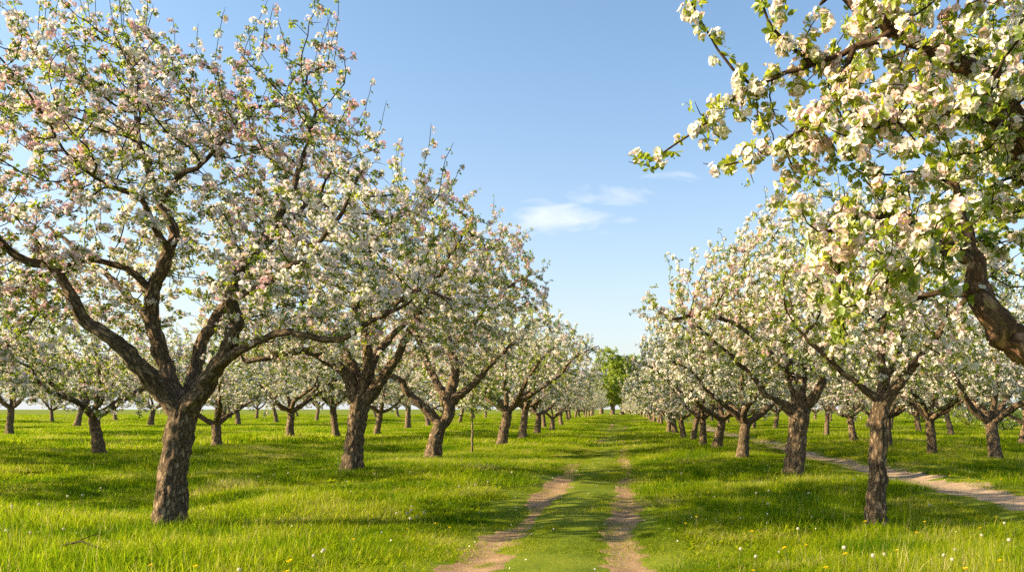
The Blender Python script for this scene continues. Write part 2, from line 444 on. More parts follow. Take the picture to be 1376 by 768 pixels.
turf = [blade_patch(1300, .5, .022, .06, .005, .65, 120 + i, mat=M_TURF) for i in range(3)]
far_m = [blade_patch(900, 1.0, .07, .20, .020, .5, 140 + i, seg=2) for i in range(3)]
far_t = [blade_patch(700, 1.0, .025, .07, .016, .65, 150 + i, seg=2, mat=M_TURF) for i in range(2)]

BASES = [(at0[0], at0[1]) for at0 in (W(228, 686, 10.2), W(473, 640, 15.9), W(582, 614, 23.4), W(1178, 687, 10.2), W(1067, 640, 15.7))]
def scatter(name, lab, bands, patches_m, patches_t, seed):
    P, R, S, I = [], [], [], []
    for (y0, y1, dens, wide) in bands:
        x, y, r = wedge_points(y0, y1, dens, seed + int(y0))
        b = bare(x, y); lm = lane_mask(x, y)
        rad = .5 * wide
        # keep whole patches off the bare earth: test a few offsets
        bb = np.maximum.reduce([bare(x + dx * rad, y) for dx in (-.55, -.25, 0, .25, .55)])
        keep = (r.random(len(x)) > b) 
        is_t = (lm > .5) | (np.abs(x - path_x(y)) < 1.25)
        keep &= ~((bb > .35) & (~is_t))
        keep |= (b > .5) & (r.random(len(x)) < .62) & (np.abs(x) < 3)
        narrow = np.where(bb > .3, .28, 1.0)              # small tufts beside bare earth
        hgt = .40 + 1.0 * noise2(x, y, .4, 61) ** 1.3 + 2.3 * np.clip(noise2(x, y, 1.15, 62) - .48, 0, 1) + .5 * (noise2(x, y, 3.1, 63) - .5)
        hgt = hgt * (1 + .5 * sstep(10, 6.8, y) * sstep(1.8, 3.2, np.abs(x + .72))) 
        for (tx, ty) in BASES: hgt = hgt + 1.1 * np.exp(-((x - tx) ** 2 + (y - ty + .15) ** 2) / .16)
        hgt = np.clip(hgt, .25, 2.4) * np.where(is_t, .9, 1.0) * np.where(np.abs(x + .72) < 2.4, .8, 1)
        hgt = np.where((x > 3.6) & (x < path_x(y)) & (y > 13), hgt * (1 - .7 * sstep(13, 22, y)), hgt)
        keep &= ~(is_t & (noise2(x, y, .9, 71) > .60) & (r.random(len(x)) < .75) & (np.abs(x + .7) < 1.5))
        dpth = sstep(22, 50, y)
        hgt = hgt * (1 - .25 * dpth)
        x, y, is_t, narrow, hgt = (a[keep] for a in (x, y, is_t, narrow, hgt))
        n = len(x)
        P.append(np.stack([x, y, height(x, y) - .004], 1))
        R.append(np.stack([np.zeros(n), np.zeros(n), r.random(n) * 2 * np.pi], 1))
        s = wide * narrow * (.8 + .4 * r.random(n))
        S.append(np.stack([s, s, hgt * np.where(narrow < 1, .8, 1)], 1))
        ix = np.where(is_t, len(patches_m) + r.integers(0, len(patches_t), n), r.integers(0, len(patches_m), n))
        if len(patches_m) > 4: S[-1][(ix >= 4) & (ix < len(patches_m)), 2] = np.clip(S[-1][(ix >= 4) & (ix < len(patches_m)), 2], .6, 1.0)
        I.append(ix)
    return instancer(name, patches_m + patches_t, np.concatenate(P), np.concatenate(R), np.concatenate(S), np.concatenate(I), lab)
meadow_w = meadow + [weed_patch(160 + i) for i in range(3)]
scatter("grass", "lush green meadow grass with short turf along the lane", [(4, 14, 10, 1.0), (14, 30, 6.5, 1.15)], meadow_w, turf, 900)
scatter("grass", "paler distant orchard grass under the farther trees", [(29, 70, 1.5, 1.15), (70, 170, .5, 1.6)], far_m, far_t, 950)

# ------------------------------------------------------------------ blossom and leaf clusters
def rot_to(z, spin):
    """matrices taking +Z to z (n,3) with a spin."""
    z = z / np.linalg.norm(z, axis=1, keepdims=True)
    up = np.where(np.abs(z[:, 2:3]) < .95, np.array([[0, 0, 1.]]), np.array([[1., 0, 0]]))
    x = np.cross(up, z); x /= np.linalg.norm(x, axis=1, keepdims=True); y = np.cross(z, x)
    c, s = np.cos(spin)[:, None], np.sin(spin)[:, None]
    return np.stack([x * c + y * s, -x * s + y * c, z], 2)
def cone_dir(r, lo, hi):
    a = math.radians(lo + (hi - lo) * r.random()); p = r.random() * 2 * math.pi
    return np.array((math.sin(a) * math.cos(p), math.sin(a) * math.sin(p), math.cos(a)))

def petal(detail, L, wd, cup):
    if detail:
        prof = [(.12, .25, 0), (.45, .85, .10), (.80, 1.0, .30), (1.0, .55, .38)]
        V, F = [], []
        for (t, ww, zz) in prof:
            V += [(t * L, -ww * wd * L * .5, zz * cup * L + .06 * L * ww), (t * L, 0, zz * cup * L), (t * L, ww * wd * L * .5, zz * cup * L + .06 * L * ww)]
        for k in range(3):
            a = 3 * k; F += [(a, a + 3, a + 4, a + 1), (a + 1, a + 4, a + 5, a + 2)]
        return np.array(V), np.array(F)
    return np.array([(.08 * L, 0, 0), (.62 * L, -wd * L * .5, .28 * cup * L), (1.0 * L, .04 * L, .45 * cup * L), (.62 * L, wd * L * .5, .28 * cup * L)]), np.array([(0, 1, 2, 3)])
def join(parts):
    V, F, T, o = [], [], [], 0
    for v, f, t in parts:
        V.append(v); F.append(f + o); T.append(np.full(len(v), t) if np.isscalar(t) else t); o += len(v)
    return np.concatenate(V), np.concatenate(F), np.concatenate(T)
def xf(v, z, spin, pos, s=1.0):
    R = rot_to(np.array([z]), np.array([spin]))[0]
    return (v * s) @ R.T + pos
def flower(r, detail, R, cup, tint):
    P = []
    for k in range(5):
        v, f = petal(detail, R * (.9 + .2 * r.random()), .92, cup * (.7 + .6 * r.random()))
        a = 2 * math.pi * k / 5 + r.normal(0, .08); c, s = math.cos(a), math.sin(a)
        tb = float(np.clip(tint + r.normal(0, .08), 0, 1)); tv = np.full(len(v), tb)
        if detail: tv[6:] = min(1, tb + .16 + .2 * r.random() * tint)      # pink towards the rim
        P.append((v @ np.array([[c, s, 0], [-s, c, 0], [0, 0, 1]]), f, tv))
    return join(P)
def cluster(r, detail, nfl, nlf, R=.024, spread=.045, leafL=.05, pink=.35, droop=0.0):
    """one apple spur: (petal verts, faces, tint), (leaf verts, faces, tint)."""
    B, Lf = [], []
    base_t = r.random() * pink
    for i in range(nfl):
        d = cone_dir(r, 15, 100) if i else cone_dir(r, 0, 15)
        bud = r.random() < .16
        v, f, t = flower(r, detail, R * (.55 if bud else .85 + .3 * r.random()), 1.9 if bud else .55, .92 if bud else base_t + .25 * r.random())
        dd = d + r.normal(0, .25, 3)
        B.append((xf(v, dd, r.random() * 6.28, d * spread * (.75 + .5 * r.random()) + np.array((0, 0, .01))), f, t))
        if detail:          # pale stamens and the green stalk
            st = np.array([(-.004, -.004, .004), (.004, -.004, .004), (.004, .004, .007), (-.004, .004, .007)])
            Lf.append((xf(st * 1.3, dd, 0, d * spread + np.array((0, 0, .012))), np.array([(0, 1, 2, 3)]), 1.0))
            e = d * spread * .95; sd = np.cross(e, (0.3, .5, 1)); sd = sd / (np.linalg.norm(sd) + 1e-9) * .0016
            Lf.append((np.array([-sd, sd, e + sd, e - sd]), np.array([(0, 1, 2, 3)]), .6))
    for i in range(nlf):
        d = cone_dir(r, 35, 105); ln = leafL * (.6 + .7 * r.random())
        v, f = leafmesh(detail, ln, .50 + .15 * r.random(), .10, .05 + .25 * r.random())
        # the leaf's +X must lie along d, its blade facing up
        xax = d; zax = np.array((0, 0, 1.)) + r.normal(0, .45, 3); yax = np.cross(zax, xax); yax /= np.linalg.norm(yax); zax = np.cross(xax, yax)
        M = np.stack([xax, yax, zax], 1)
        Lf.append((v @ M.T + d * .008, f, r.random()))
    return (join(B) if B else None), (join(Lf) if Lf else None)

class Lib:
    def __init__(s, seed, detail, n, **kw):
        r = np.random.default_rng(seed)
        s.items = [cluster(r, detail, r.integers(kw["fl"][0], kw["fl"][1] + 1), r.integers(kw["lf"][0], kw["lf"][1] + 1), **{k: v for k, v in kw.items() if k not in ("fl", "lf")}) for _ in range(n)]
def stamp(lib, which, pos, zdir, scale, r, tint_off=None):
    """gather all instances of the library's clusters into one mesh's arrays; which=0 petals, 1 leaves."""
    k = r.integers(0, len(lib.items), len(pos)); spin = r.random(len(pos)) * 6.283
    return _stamp(lib, which, pos, zdir, scale, k, spin, tint_off)
def _stamp(lib, which, pos, zdir, scale, k, spin, tint_off=None):
    R = rot_to(zdir, spin); V, F, T, o = [], [], [], 0
    for j, it in enumerate(lib.items):
        sel = np.nonzero(k == j)[0]
        if it[which] is None or len(sel) == 0: continue
        tv, tf, tt = it[which]
        vv = np.einsum('nij,vj->nvi', R[sel], tv) * scale[sel][:, None, None] + pos[sel][:, None, :]
        V.append(vv.reshape(-1, 3)); nv = len(tv)
        F.append((tf[None] + (np.arange(len(sel)) * nv)[:, None, None] + o).reshape(-1, 4)); o += len(sel) * nv
        off = 0 if tint_off is None else tint_off[sel][:, None]
        T.append(np.clip(tt[None] + off + np.zeros((len(sel), 1)), 0, 1).ravel())
    if not V: return None
    return np.concatenate(V), np.concatenate(F), np.concatenate(T)

LIB_HI = Lib(1, True, 16, fl=(5, 8), lf=(7, 11), R=.022, spread=.040, leafL=.05, pink=.5)
LIB_HI_LF = Lib(2, True, 8, fl=(0, 1), lf=(6, 10), R=.02, spread=.03, leafL=.045)
LIB_A = Lib(3, False, 18, fl=(6, 9), lf=(5, 9), R=.026, spread=.042, leafL=.05, pink=.85)
LIB_A_LF = Lib(4, False, 10, fl=(0, 0), lf=(8, 12), leafL=.045)
LIB_B = Lib(5, False, 14, fl=(5, 7), lf=(5, 9), R=.032, spread=.055, leafL=.066, pink=.6)
LIB_B_LF = Lib(6, False, 8, fl=(0, 0), lf=(6, 8), leafL=.07)

# ------------------------------------------------------------------ tree skeletons
def spline(pts, step):
    """Catmull-Rom through rows (x,y,z,r), resampled about every step."""
    P = np.asarray(pts, float); P = np.vstack([2 * P[0] - P[1], P, 2 * P[-1] - P[-2]])
    out = []
    for i in range(1, len(P) - 2):
        a, b, c, d = P[i - 1], P[i], P[i + 1], P[i + 2]
        n = max(1, int(round(np.linalg.norm(c[:3] - b[:3]) / step)))
        for t in np.arange(n) / n:
            out.append(.5 * ((2 * b) + (c - a) * t + (2 * a - 5 * b + 4 * c - d) * t * t + (3 * b - a - 3 * c + d) * t ** 3))
    out.append(P[-2]); out = np.array(out); out[:, 3] = np.maximum(out[:, 3], .004)
    return out

class Skeleton:
    def __init__(s, seed, step=.14):
        s.r = np.random.default_rng(seed); s.step = step
        s.p, s.par, s.rad, s.main = [], [], [], []
    def limb(s, pts, jitter=.012, attach=True):
        """pts rows (x,y,z,r) in tree-local metres; joins the nearest existing node."""
        q = spline(pts, s.step)
        if len(q) > 3: q[1:-1, :3] += s.r.normal(0, 1, (len(q) - 2, 3)) * np.minimum(jitter, q[1:-1, 3:4] * .35)
        if not s.p: par = -1
        else:
            d = np.linalg.norm(np.array(s.p) - q[0, :3], axis=1); par = int(np.argmin(d))
            if d[par] < .03: q = q[1:]
        for k, row in enumerate(q):
            s.p.append(row[:3]); s.rad.append(row[3]); s.main.append(True)
            s.par.append(par); par = len(s.p) - 1
    def grow(s, attr, di=1.3, dk=.26, iters=90, up=.08, wob=.22, maxkids=3):
        A = np.asarray(attr, float); r = s.r
        seeds = len(s.p)
        P = np.array(s.p); thick = np.array(s.rad)
        D = np.linalg.norm(A[:, None] - P[None], axis=2) + np.where(thick > .13, .6, 0)[None] * 0
        near = D.argmin(1); dist = D[np.arange(len(A)), near]
        alive = np.ones(len(A), bool); kids = np.zeros(len(P), int)
        for q in s.par:
            if q >= 0: kids[q] += 1
        reach = di
        for it in range(iters):
            act = alive & (dist < reach)
            if not act.any():
                reach *= 1.4
                if reach > 6: break
                continue
            idx = np.nonzero(act)[0]; nd = near[idx]
            v = A[idx] - P[nd]; v /= np.linalg.norm(v, axis=1, keepdims=True) + 1e-9
            acc = np.zeros((len(P), 3)); np.add.at(acc, nd, v)
            src = np.unique(nd); src = src[kids[src] < maxkids]
            if len(src) == 0: break
            dr = acc[src]; dr /= np.linalg.norm(dr, axis=1, keepdims=True) + 1e-9
            pp = np.array(s.par)[src]; prev = P[src] - P[np.maximum(pp, 0)]; prev /= np.linalg.norm(prev, axis=1, keepdims=True) + 1e-9
            dr = dr + .25 * prev + np.array((0, 0, up)) + r.normal(0, wob, dr.shape)
            dr /= np.linalg.norm(dr, axis=1, keepdims=True)
            new = P[src] + dr * s.step * (.8 + .4 * r.random((len(src), 1)))
            base = len(P); P = np.vstack([P, new]); kids[src] += 1; kids = np.concatenate([kids, np.zeros(len(new), int)])
            s.par += list(src); s.rad += [0.0] * len(new); s.main += [False] * len(new)
            al = np.nonzero(alive)[0]
            d2 = np.linalg.norm(A[al][:, None] - new[None], axis=2); j = d2.argmin(1); dm = d2[np.arange(len(al)), j]
            up_ = dm < dist[al]; near[al[up_]] = base + j[up_]; dist[al[up_]] = dm[up_]
            alive &= dist > dk
            if not alive.any(): break
        s.p = list(P)
    def finish(s, tip=.0042, n=2.25):
        P = np.array(s.p); par = np.array(s.par); m = np.array(s.main); R0 = np.array(s.rad); N_ = len(P)
        acc = np.zeros(N_); r = np.zeros(N_)
        for i in range(N_ - 1, -1, -1):
            r[i] = max(tip, acc[i] ** (1 / n))
            if par[i] >= 0: acc[par[i]] += r[i] ** n
        r = np.where(m, R0, r)
        for i in range(N_):
            if not m[i] and par[i] >= 0: r[i] = min(r[i], .72 * r[par[i]] if m[par[i]] else r[par[i]])
        s.P, s.par_a, s.R = P, par, r
        kids = [[] for _ in range(N_)]
        for i in range(N_):
            if par[i] >= 0: kids[par[i]].append(i)
        s.kids = kids
        # chains: follow the thickest child
        chains, stack = [], [0]
        while stack:
            i = stack.pop(); ch = [] if par[i] < 0 else [par[i]]
            ch.append(i)
            while kids[i]:
                ks = sorted(kids[i], key=lambda k: (m[k], r[k]), reverse=True)
                stack += ks[1:]; i = ks[0]; ch.append(i)
            chains.append(ch)
        s.chains = chains

def tubes(s, seed, hero=True, ground=0.0):
    """sweep every chain; bark ridges, burrs and root flare are real relief on the thick wood."""
    V, F4, BK, RD, o = [], [], [], [], 0
    r = np.random.default_rng(seed)
    for ch in s.chains:
        P = s.P[ch]; R = s.R[ch].copy()
        if len(ch) < 2: continue
        if s.par_a[ch[0]] >= 0 or ch[0] != 0: R[0] = min(R[0], R[1] * 1.12)
        R = R.copy()
        if len(R) > 4:
            R[1:-1] = (R[:-2] + 2 * R[1:-1] + R[2:]) / 4
        rm = R.max()
        seg = (44 if hero else 14) if rm > .10 else (12 if hero else 8) if rm > .045 else 6 if rm > .018 else 4 if rm > .008 else 3
        if rm > .045:
            q = spline(np.c_[P, R], (.03 if rm > .1 else .05) if hero else .09); P, R = q[:, :3], q[:, 3]
        elif rm > .015:
            q = spline(np.c_[P, R], .07); P, R = q[:, :3], q[:, 3]
        T = np.gradient(P, axis=0); T /= np.linalg.norm(T, axis=1, keepdims=True) + 1e-9
        # parallel transport
        u = np.cross(T[0], (0.31, .87, .12)); u /= np.linalg.norm(u); U = [u]
        for k in range(1, len(P)):
            u = U[-1] - T[k] * (U[-1] @ T[k]); u /= np.linalg.norm(u) + 1e-9; U.append(u)
        U = np.array(U); B = np.cross(T, U)
        ln = np.r_[0, np.cumsum(np.linalg.norm(np.diff(P, axis=0), axis=1))]
        th = np.linspace(0, 2 * np.pi, seg, endpoint=False); c, sn = np.cos(th), np.sin(th)
        off = r.random(3) * 40
        RR = np.repeat(R[:, None], seg, 1)
        if rm > .03:
            q = np.stack([np.broadcast_to(c, RR.shape) * RR, np.broadcast_to(sn, RR.shape) * RR, np.repeat(ln[:, None], seg, 1)], 2) + off
            qw = q + .12 * (vnoise(q * 4.1 + 7.7)[..., None] - .5)
            lump = .6 * (vnoise(qw * np.array((5.3, 5.3, 2.3))) - .5) + .4 * (vnoise(qw[..., [1, 2, 0]] * np.array((11, 6.1, 11))) - .5)
            ridge = np.abs(vnoise(qw * np.array((17, 17, 6))) * 2 - 1) - .5
            fine = vnoise(q * np.array((40, 40, 13))) - .5
            k = np.clip(RR / .12, 0, 1)
            RR = RR * (1 + .17 * lump * np.clip(RR / .2, .35, 1)) + k * (.040 * ridge + .026 * fine)
            if ch[0] == 0:
                hh = P[:, 2] - ground; fl = np.exp(-np.clip(hh, 0, None) / .20)[:, None]
                RR = RR * (1 + fl * (.30 + .24 * np.cos(4 * th + off[0]) + .08 * np.cos(7 * th + off[1]))[None])
        if len(ch) >= 2 and not s.kids[ch[-1]]: RR[-1] *= .45
        ring = P[:, None] + RR[..., None] * (U[:, None] * c[None, :, None] + B[:, None] * sn[None, :, None])
        bk = np.stack([RR * c, RR * sn, np.repeat(ln[:, None], seg, 1)], 2) + off
        V.append(ring.reshape(-1, 3)); BK.append(bk.reshape(-1, 3)); RD.append(np.repeat(R, seg))
        i = np.arange(len(P) - 1)[:, None] * seg; j = np.arange(seg)[None]; j2 = (j + 1) % seg
        F4.append(np.stack([i + j, i + j2, i + seg + j2, i + seg + j], 2).reshape(-1, 4) + o); o += ring.shape[0] * seg
    return np.concatenate(V), np.concatenate(F4), np.concatenate(BK), np.concatenate(RD)

def in_blobs(r, blobs, n, shell=.5, floor=None, gap=.33):
    """n points spread through a union of ellipsoids, denser towards the outside."""
    vol = np.array([b[3] * b[4] * b[5] for b in blobs]); cnt = np.maximum(1, (n * vol / vol.sum()).astype(int)); out = []
    for b, k in zip(blobs, cnt):
        d = r.normal(0, 1, (k, 3)); d /= np.linalg.norm(d, axis=1, keepdims=True)
        rad = r.random(k) ** (1 / 3 * (1 - .55 * shell)); rad *= 1 + .10 * r.normal(0, 1, k)
        out.append(np.array(b[:3]) + d * rad[:, None] * np.array(b[3:6]))
    out = np.concatenate(out)
    # carve gaps
    g = .7 * vnoise(out * .7 + 5.3 * r.random()) + .3 * vnoise(out * 1.9 + 2.2); out = out[g > gap]
    if floor is not None: out = out[out[:, 2] > floor]
    return out

def shoots(s, r, n, lo, hi, ztop):
    """near-vertical water shoots rising from the upper twigs."""
    Q = np.array(s.p); c0 = [i for i in range(len(Q)) if Q[i, 2] > ztop and not s.main[i]]
    above = np.array([np.sum((np.hypot(Q[:, 0] - Q[i, 0], Q[:, 1] - Q[i, 1]) < .32) & (Q[:, 2] > Q[i, 2] + .08)) for i in c0])
    tips = [c0[k] for k in np.nonzero(above <= 2)[0]]
    new = []
    for i in r.choice(tips, min(n, len(tips)), replace=False):
        p = np.array(s.p[i]); L = lo + (hi - lo) * r.random(); cx = np.mean(Q[:, :2], 0); d = np.array((r.normal(0, .28) + .10 * (p[0] - cx[0]), r.normal(0, .2) + .10 * (p[1] - cx[1]), 1.0)); par = int(i)
        for k in range(max(2, int(L / .12))):
            d = d + r.normal(0, .09, 3); d /= np.linalg.norm(d); p = p + d * .12
            s.p.append(p.copy()); s.par.append(par); s.rad.append(0); s.main.append(False); par = len(s.p) - 1; new.append(par)
    return set(new)

def foliage(s, r, lib, lib_lf, dens, scale, shoot_nodes, leafy, centre, max_r=.016, bloom_bias=None):
    """positions, axes and kinds of the spurs along the thin wood."""
    n = len(s.P); cand = np.nonzero(s.R < max_r)[0]
    cand = cand[cand > 0]
    rep = np.repeat(cand, int(math.ceil(dens))); rep = rep[r.random(len(rep)) < dens / math.ceil(dens)]
    a = s.P[s.par_a[rep]]; b = s.P[rep]; t = r.random((len(rep), 1)); pos = a + (b - a) * t
    ax = b - a; ax /= np.linalg.norm(ax, axis=1, keepdims=True) + 1e-9
    rnd = r.normal(0, 1, (len(rep), 3)); rnd -= ax * (rnd * ax).sum(1, keepdims=True); rnd /= np.linalg.norm(rnd, axis=1, keepdims=True)
    out = pos - centre; out /= np.linalg.norm(out, axis=1, keepdims=True) + 1e-9
    z = rnd + .55 * out + np.array((0, 0, .45))
    pos = pos + rnd * .03 * scale
    sh = np.isin(rep, list(shoot_nodes)) if shoot_nodes else np.zeros(len(rep), bool)
    keep = ~sh | (r.random(len(rep)) < .95); rep, pos, z, sh = rep[keep], pos[keep], z[keep], sh[keep]
    # patches with more leaf than flower
    pat = vnoise(pos * 1.1 + 9.1)
    pl = np.where(sh, .55, leafy + .9 * (pat - .5)); lf = r.random(len(rep)) < pl
    sc_ = scale * (.75 + .5 * r.random(len(rep))) * np.where(sh, .8, 1)
    toff = (vnoise(pos * .9 + 31.7) - .5) * .55 + r.normal(0, .05, len(rep))
    tl = (vnoise(pos * 1.3 + 3.3) - .5) * .7
    k = r.integers(0, len(lib.items), len(rep)); sp = r.random(len(rep)) * 6.283
    f = ~lf
    bl = _stamp(lib, 0, pos[f], z[f], sc_[f], k[f], sp[f], toff[f])
    l1 = _stamp(lib, 1, pos[f], z[f], sc_[f], k[f], sp[f], tl[f])
    k2 = r.integers(0, len(lib_lf.items), len(rep))
    l2 = _stamp(lib_lf, 1, pos[lf], z[lf], sc_[lf], k2[lf], sp[lf], tl[lf])
    ls = [x for x in (l1, l2) if x is not None]; V, F, T, o = [], [], [], 0
    for v, f_, t_ in ls: V.append(v); F.append(f_ + o); T.append(t_); o += len(v)
    return bl, (np.concatenate(V), np.concatenate(F), np.concatenate(T))

def assemble(s, name, seed, lib, lib_lf, dens, scale, leafy, centre, hero, bark, petal_m, leaf_m, shoot_nodes=(), parent=None, ground=0.0, max_r=.016):
    r = np.random.default_rng(seed + 5000)
    s.finish()
    v, f, bk, rd = tubes(s, seed, hero, ground)
    t = link("trunk", mesh_np(name + " trunk", v, [f], {"bark": bk, "rad": rd}, True, [bark]), parent)
    bl, lf = foliage(s, r, lib, lib_lf, dens, scale, shoot_nodes, leafy, np.asarray(centre), max_r)
    c = link("foliage", mesh_np(name + " foliage", lf[0], [lf[1]], {"tint": lf[2]}, False, [leaf_m]), parent)
    if bl is not None:
        link("blossom", mesh_np(name + " blossom", bl[0], [bl[1]], {"tint": bl[2]}, False, [petal_m]), parent)
    print(name, "nodes", len(s.P), "bark", len(f), "leaf", len(lf[1]), "petal", 0 if bl is None else len(bl[1]))

ROW = "apple trees in the orchard rows"
def hero_tree(base_px, d, trunk, limbs, blobs, n_attr, label, seed, lib=LIB_A, lib_lf=LIB_A_LF, dens=1.0, scale=1.0, leafy=.3, bark=M_BARK,
              petal_m=M_PETAL, leaf_m=M_LEAF, n_shoots=0, shoot=(.4, 1.0), shell=.5, dk=.26, up=.08, floor=None, step=.14, extra=(), base=None, max_r=.016, gap=.36, rk=1.0):
    """a tree traced from the photo: limbs as (pixel x, pixel y, depth offset, radius) at the trunk's distance."""
    b = W(base_px[0], base_px[1], d) if base is None else np.array(base, float)
    b[2] = float(height(b[0], b[1]))
    loc = lambda q: np.r_[W(q[0], q[1], d + q[2]) - b, q[3] * (1 + (rk - 1) * min(1, max(0, (q[3] - .02) / .06)))]
    s = Skeleton(seed, step)
    tp = [loc(q) for q in trunk]; tp[0][2] = -.12
    s.limb(tp, .003)
    for L in limbs: s.limb([loc(q) for q in L])
    BL = []
    for (px, py, dd, rx, ry, rz) in blobs:
        c = W(px, py, d + dd) - b; BL.append((*c, rx, ry, rz))
    A = in_blobs(s.r, BL, n_attr, shell, floor, gap)
    for (px, py, dd) in extra: A = np.vstack([A, W(px, py, d + dd) - b])
    s.grow(A, dk=dk, up=up)
    ztop = np.percentile(np.array(s.p)[:, 2], 50)
    sh = shoots(s, s.r, n_shoots, shoot[0], shoot[1], ztop) if n_shoots else ()
    e = empty("apple_tree", b)
    tag(e, label, "apple tree", ROW)
    cen = np.average([q[:3] for q in BL], axis=0, weights=[q[3] * q[4] * q[5] for q in BL])
    assemble(s, "apple tree", seed, lib, lib_lf, dens, scale, leafy, cen, True, bark, petal_m, leaf_m, sh, e, 0.0, max_r)
    return e

# ---- the big old tree left of the lane
hero_tree((228, 686), 10.2,
    [(228, 690, 0, .262), (231, 650, 0, .235), (238, 600, 0, .222), (244, 566, 0, .235), (248, 548, 0, .215)],
    [[(244, 556, 0, .20), (216, 524, -.1, .165), (186, 490, -.3, .14), (150, 456, -.5, .115), (112, 428, -.6, .105), (92, 392, -.7, .09), (66, 358, -.8, .08), (24, 346, -.9, .06), (-12, 308, -1, .045), (-40, 270, -1, .03)],
     [(246, 552, 0, .20), (226, 505, .2, .145), (207, 445, .2, .125), (205, 392, .1, .115), (221, 352, 0, .105), (234, 316, 0, .09), (216, 275, 0, .075), (203, 236, 0, .062), (188, 195, .1, .04), (182, 150, .1, .025)],
     [(250, 552, 0, .20), (280, 512, -.2, .15), (304, 472, -.4, .13), (316, 432, -.5, .115), (311, 402, -.6, .105), (330, 350, -.7, .085), (352, 324, -.8, .07), (384, 270, -.8, .045), (408, 205, -.8, .03), (424, 150, -.7, .018)],
     [(252, 548, .1, .17), (262, 500, .5, .125), (275, 452, .8, .11), (300, 412, 1.0, .095), (330, 360, 1.2, .07), (380, 305, 1.5, .045), (430, 260, 1.7, .025)],
     [(298, 488, -.35, .10), (330, 466, -.6, .07), (380, 446, -.8, .058), (416, 452, -.9, .05), (455, 455, -1.0, .04), (500, 432, -1.1, .03), (552, 404, -1.2, .018)],
     [(214, 470, .2, .10), (200, 430, .9, .08), (160, 385, 1.6, .06), (110, 340, 2.0, .04), (60, 300, 2.2, .025)],
     [(205, 392, .1, .08), (170, 362, -.1, .05), (130, 350, -.2, .042), (92, 356, -.3, .03), (50, 372, -.4, .02)],
     [(216, 278, 0, .05), (240, 240, -.1, .042), (262, 226, -.2, .035), (300, 190, -.3, .022)],
     [(226, 340, 0, .06), (190, 268, -.5, .04), (145, 250, -.8, .03), (100, 215, -1.0, .02)],
     [(311, 402, -.6, .07), (350, 385, -1.0, .05), (400, 350, -1.4, .035), (450, 300, -1.6, .025), (480, 240, -1.6, .015)]],
    [(170, 215, 0, 1.75, 2.2, 1.55), (60, 330, -.2, 1.6, 2.2, 1.15), (430, 235, 0, 1.15, 1.8, 1.6), (500, 300, -.3, .95, 1.7, 1.1), (440, 400, -.5, 1.35, 1.5, .62),
     (60, 170, 0, 1.0, 1.4, .95), (230, 130, 0, 1.0, 1.3, .7), (250, 410, .8, 1.5, 1.2, .6)], 8200,
    "big old apple tree nearest the camera left of the lane, thick forked trunk, pink blossom", 11, dens=1.65, scale=1.0, dk=.19, gap=.43, rk=.74, n_shoots=75, shoot=(.35, 1.05), leafy=.36)

# ---- second and third of the left row
hero_tree((473, 640), 15.9,
    [(472, 644, 0, .25), (475, 610, 0, .215), (479, 575, 0, .205), (485, 534, 0, .22)],
    [[(482, 540, 0, .19), (462, 497, -.1, .13), (434, 482, -.2, .11), (404, 470, -.3, .09), (370, 478, -.4, .065), (330, 486, -.4, .05)],
     [(484, 536, .1, .18), (478, 500, .3, .13), (462, 470, .5, .11), (440, 430, .8, .08), (420, 390, 1.0, .055)],
     [(488, 534, 0, .19), (494, 492, 0, .14), (492, 455, .1, .12), (480, 405, .1, .09), (490, 350, 0, .06), (520, 300, 0, .04)],
     [(492, 536, 0, .18), (516, 506, -.1, .13), (532, 482, -.2, .10), (548, 450, -.3, .085), (575, 400, -.3, .06), (605, 345, -.3, .04), (630, 300, -.2, .025)],
     [(490, 520, .2, .14), (510, 470, .8, .1), (550, 430, 1.3, .07), (600, 400, 1.6, .045)],
     [(492, 455, 0, .1), (520, 420, -.8, .07), (560, 390, -1.4, .045), (600, 400, -1.8, .03)]],
    [(480, 350, 0, 2.6, 2.6, 1.9), (575, 350, 0, 1.7, 2.1, 1.15), (400, 430, 0, 1.7, 2.0, 1.0), (580, 420, 0, 1.6, 1.9, .9)], 6200,
    "second apple tree left of the lane, leaning trunk with a sunlit orange flank", 12, rk=.84, leaf_m=M_LEAF_Y, dens=1.65, dk=.20, scale=1.08, n_shoots=45, shoot=(.3, .7), leafy=.46)
hero_tree((582, 614), 23.4,
    [(581, 617, 0, .28), (584, 596, 0, .23), (590, 575, 0, .215), (603, 556, 0, .20), (602, 538, 0, .22)],
    [[(594, 572, 0, .18), (572, 550, -.1, .15), (548, 526, -.2, .12), (536, 510, -.3, .10), (505, 495, -.4, .06)],
     [(602, 540, 0, .2), (612, 500, .1, .15), (606, 470, .2, .13), (598, 430, .2, .09), (610, 390, .2, .06)],
     [(604, 540, 0, .18), (632, 520, -.2, .12), (655, 495, -.4, .09), (690, 460, -.5, .06)],
     [(600, 540, .2, .17), (580, 500, .7, .12), (560, 450, 1.0, .08), (545, 410, 1.2, .05)],
     [(606, 470, .1, .1), (640, 430, -.3, .075), (670, 395, -.4, .055), (710, 370, -.4, .035)]],
    [(600, 405, 0, 2.8, 2.8, 1.9), (650, 345, 0, 1.5, 1.8, 1.2), (690, 390, 0, 1.1, 1.6, .9), (600, 470, 0, 2.4, 2.3, .65)], 4600,
    "third apple tree left of the lane, twisted double trunk, grey pink crown", 13, rk=.88, petal_m=M_PETAL_P, lib=LIB_B, lib_lf=LIB_B_LF, dens=1.6, dk=.22, scale=.95, n_shoots=36, shoot=(.25, .7), leafy=.40)

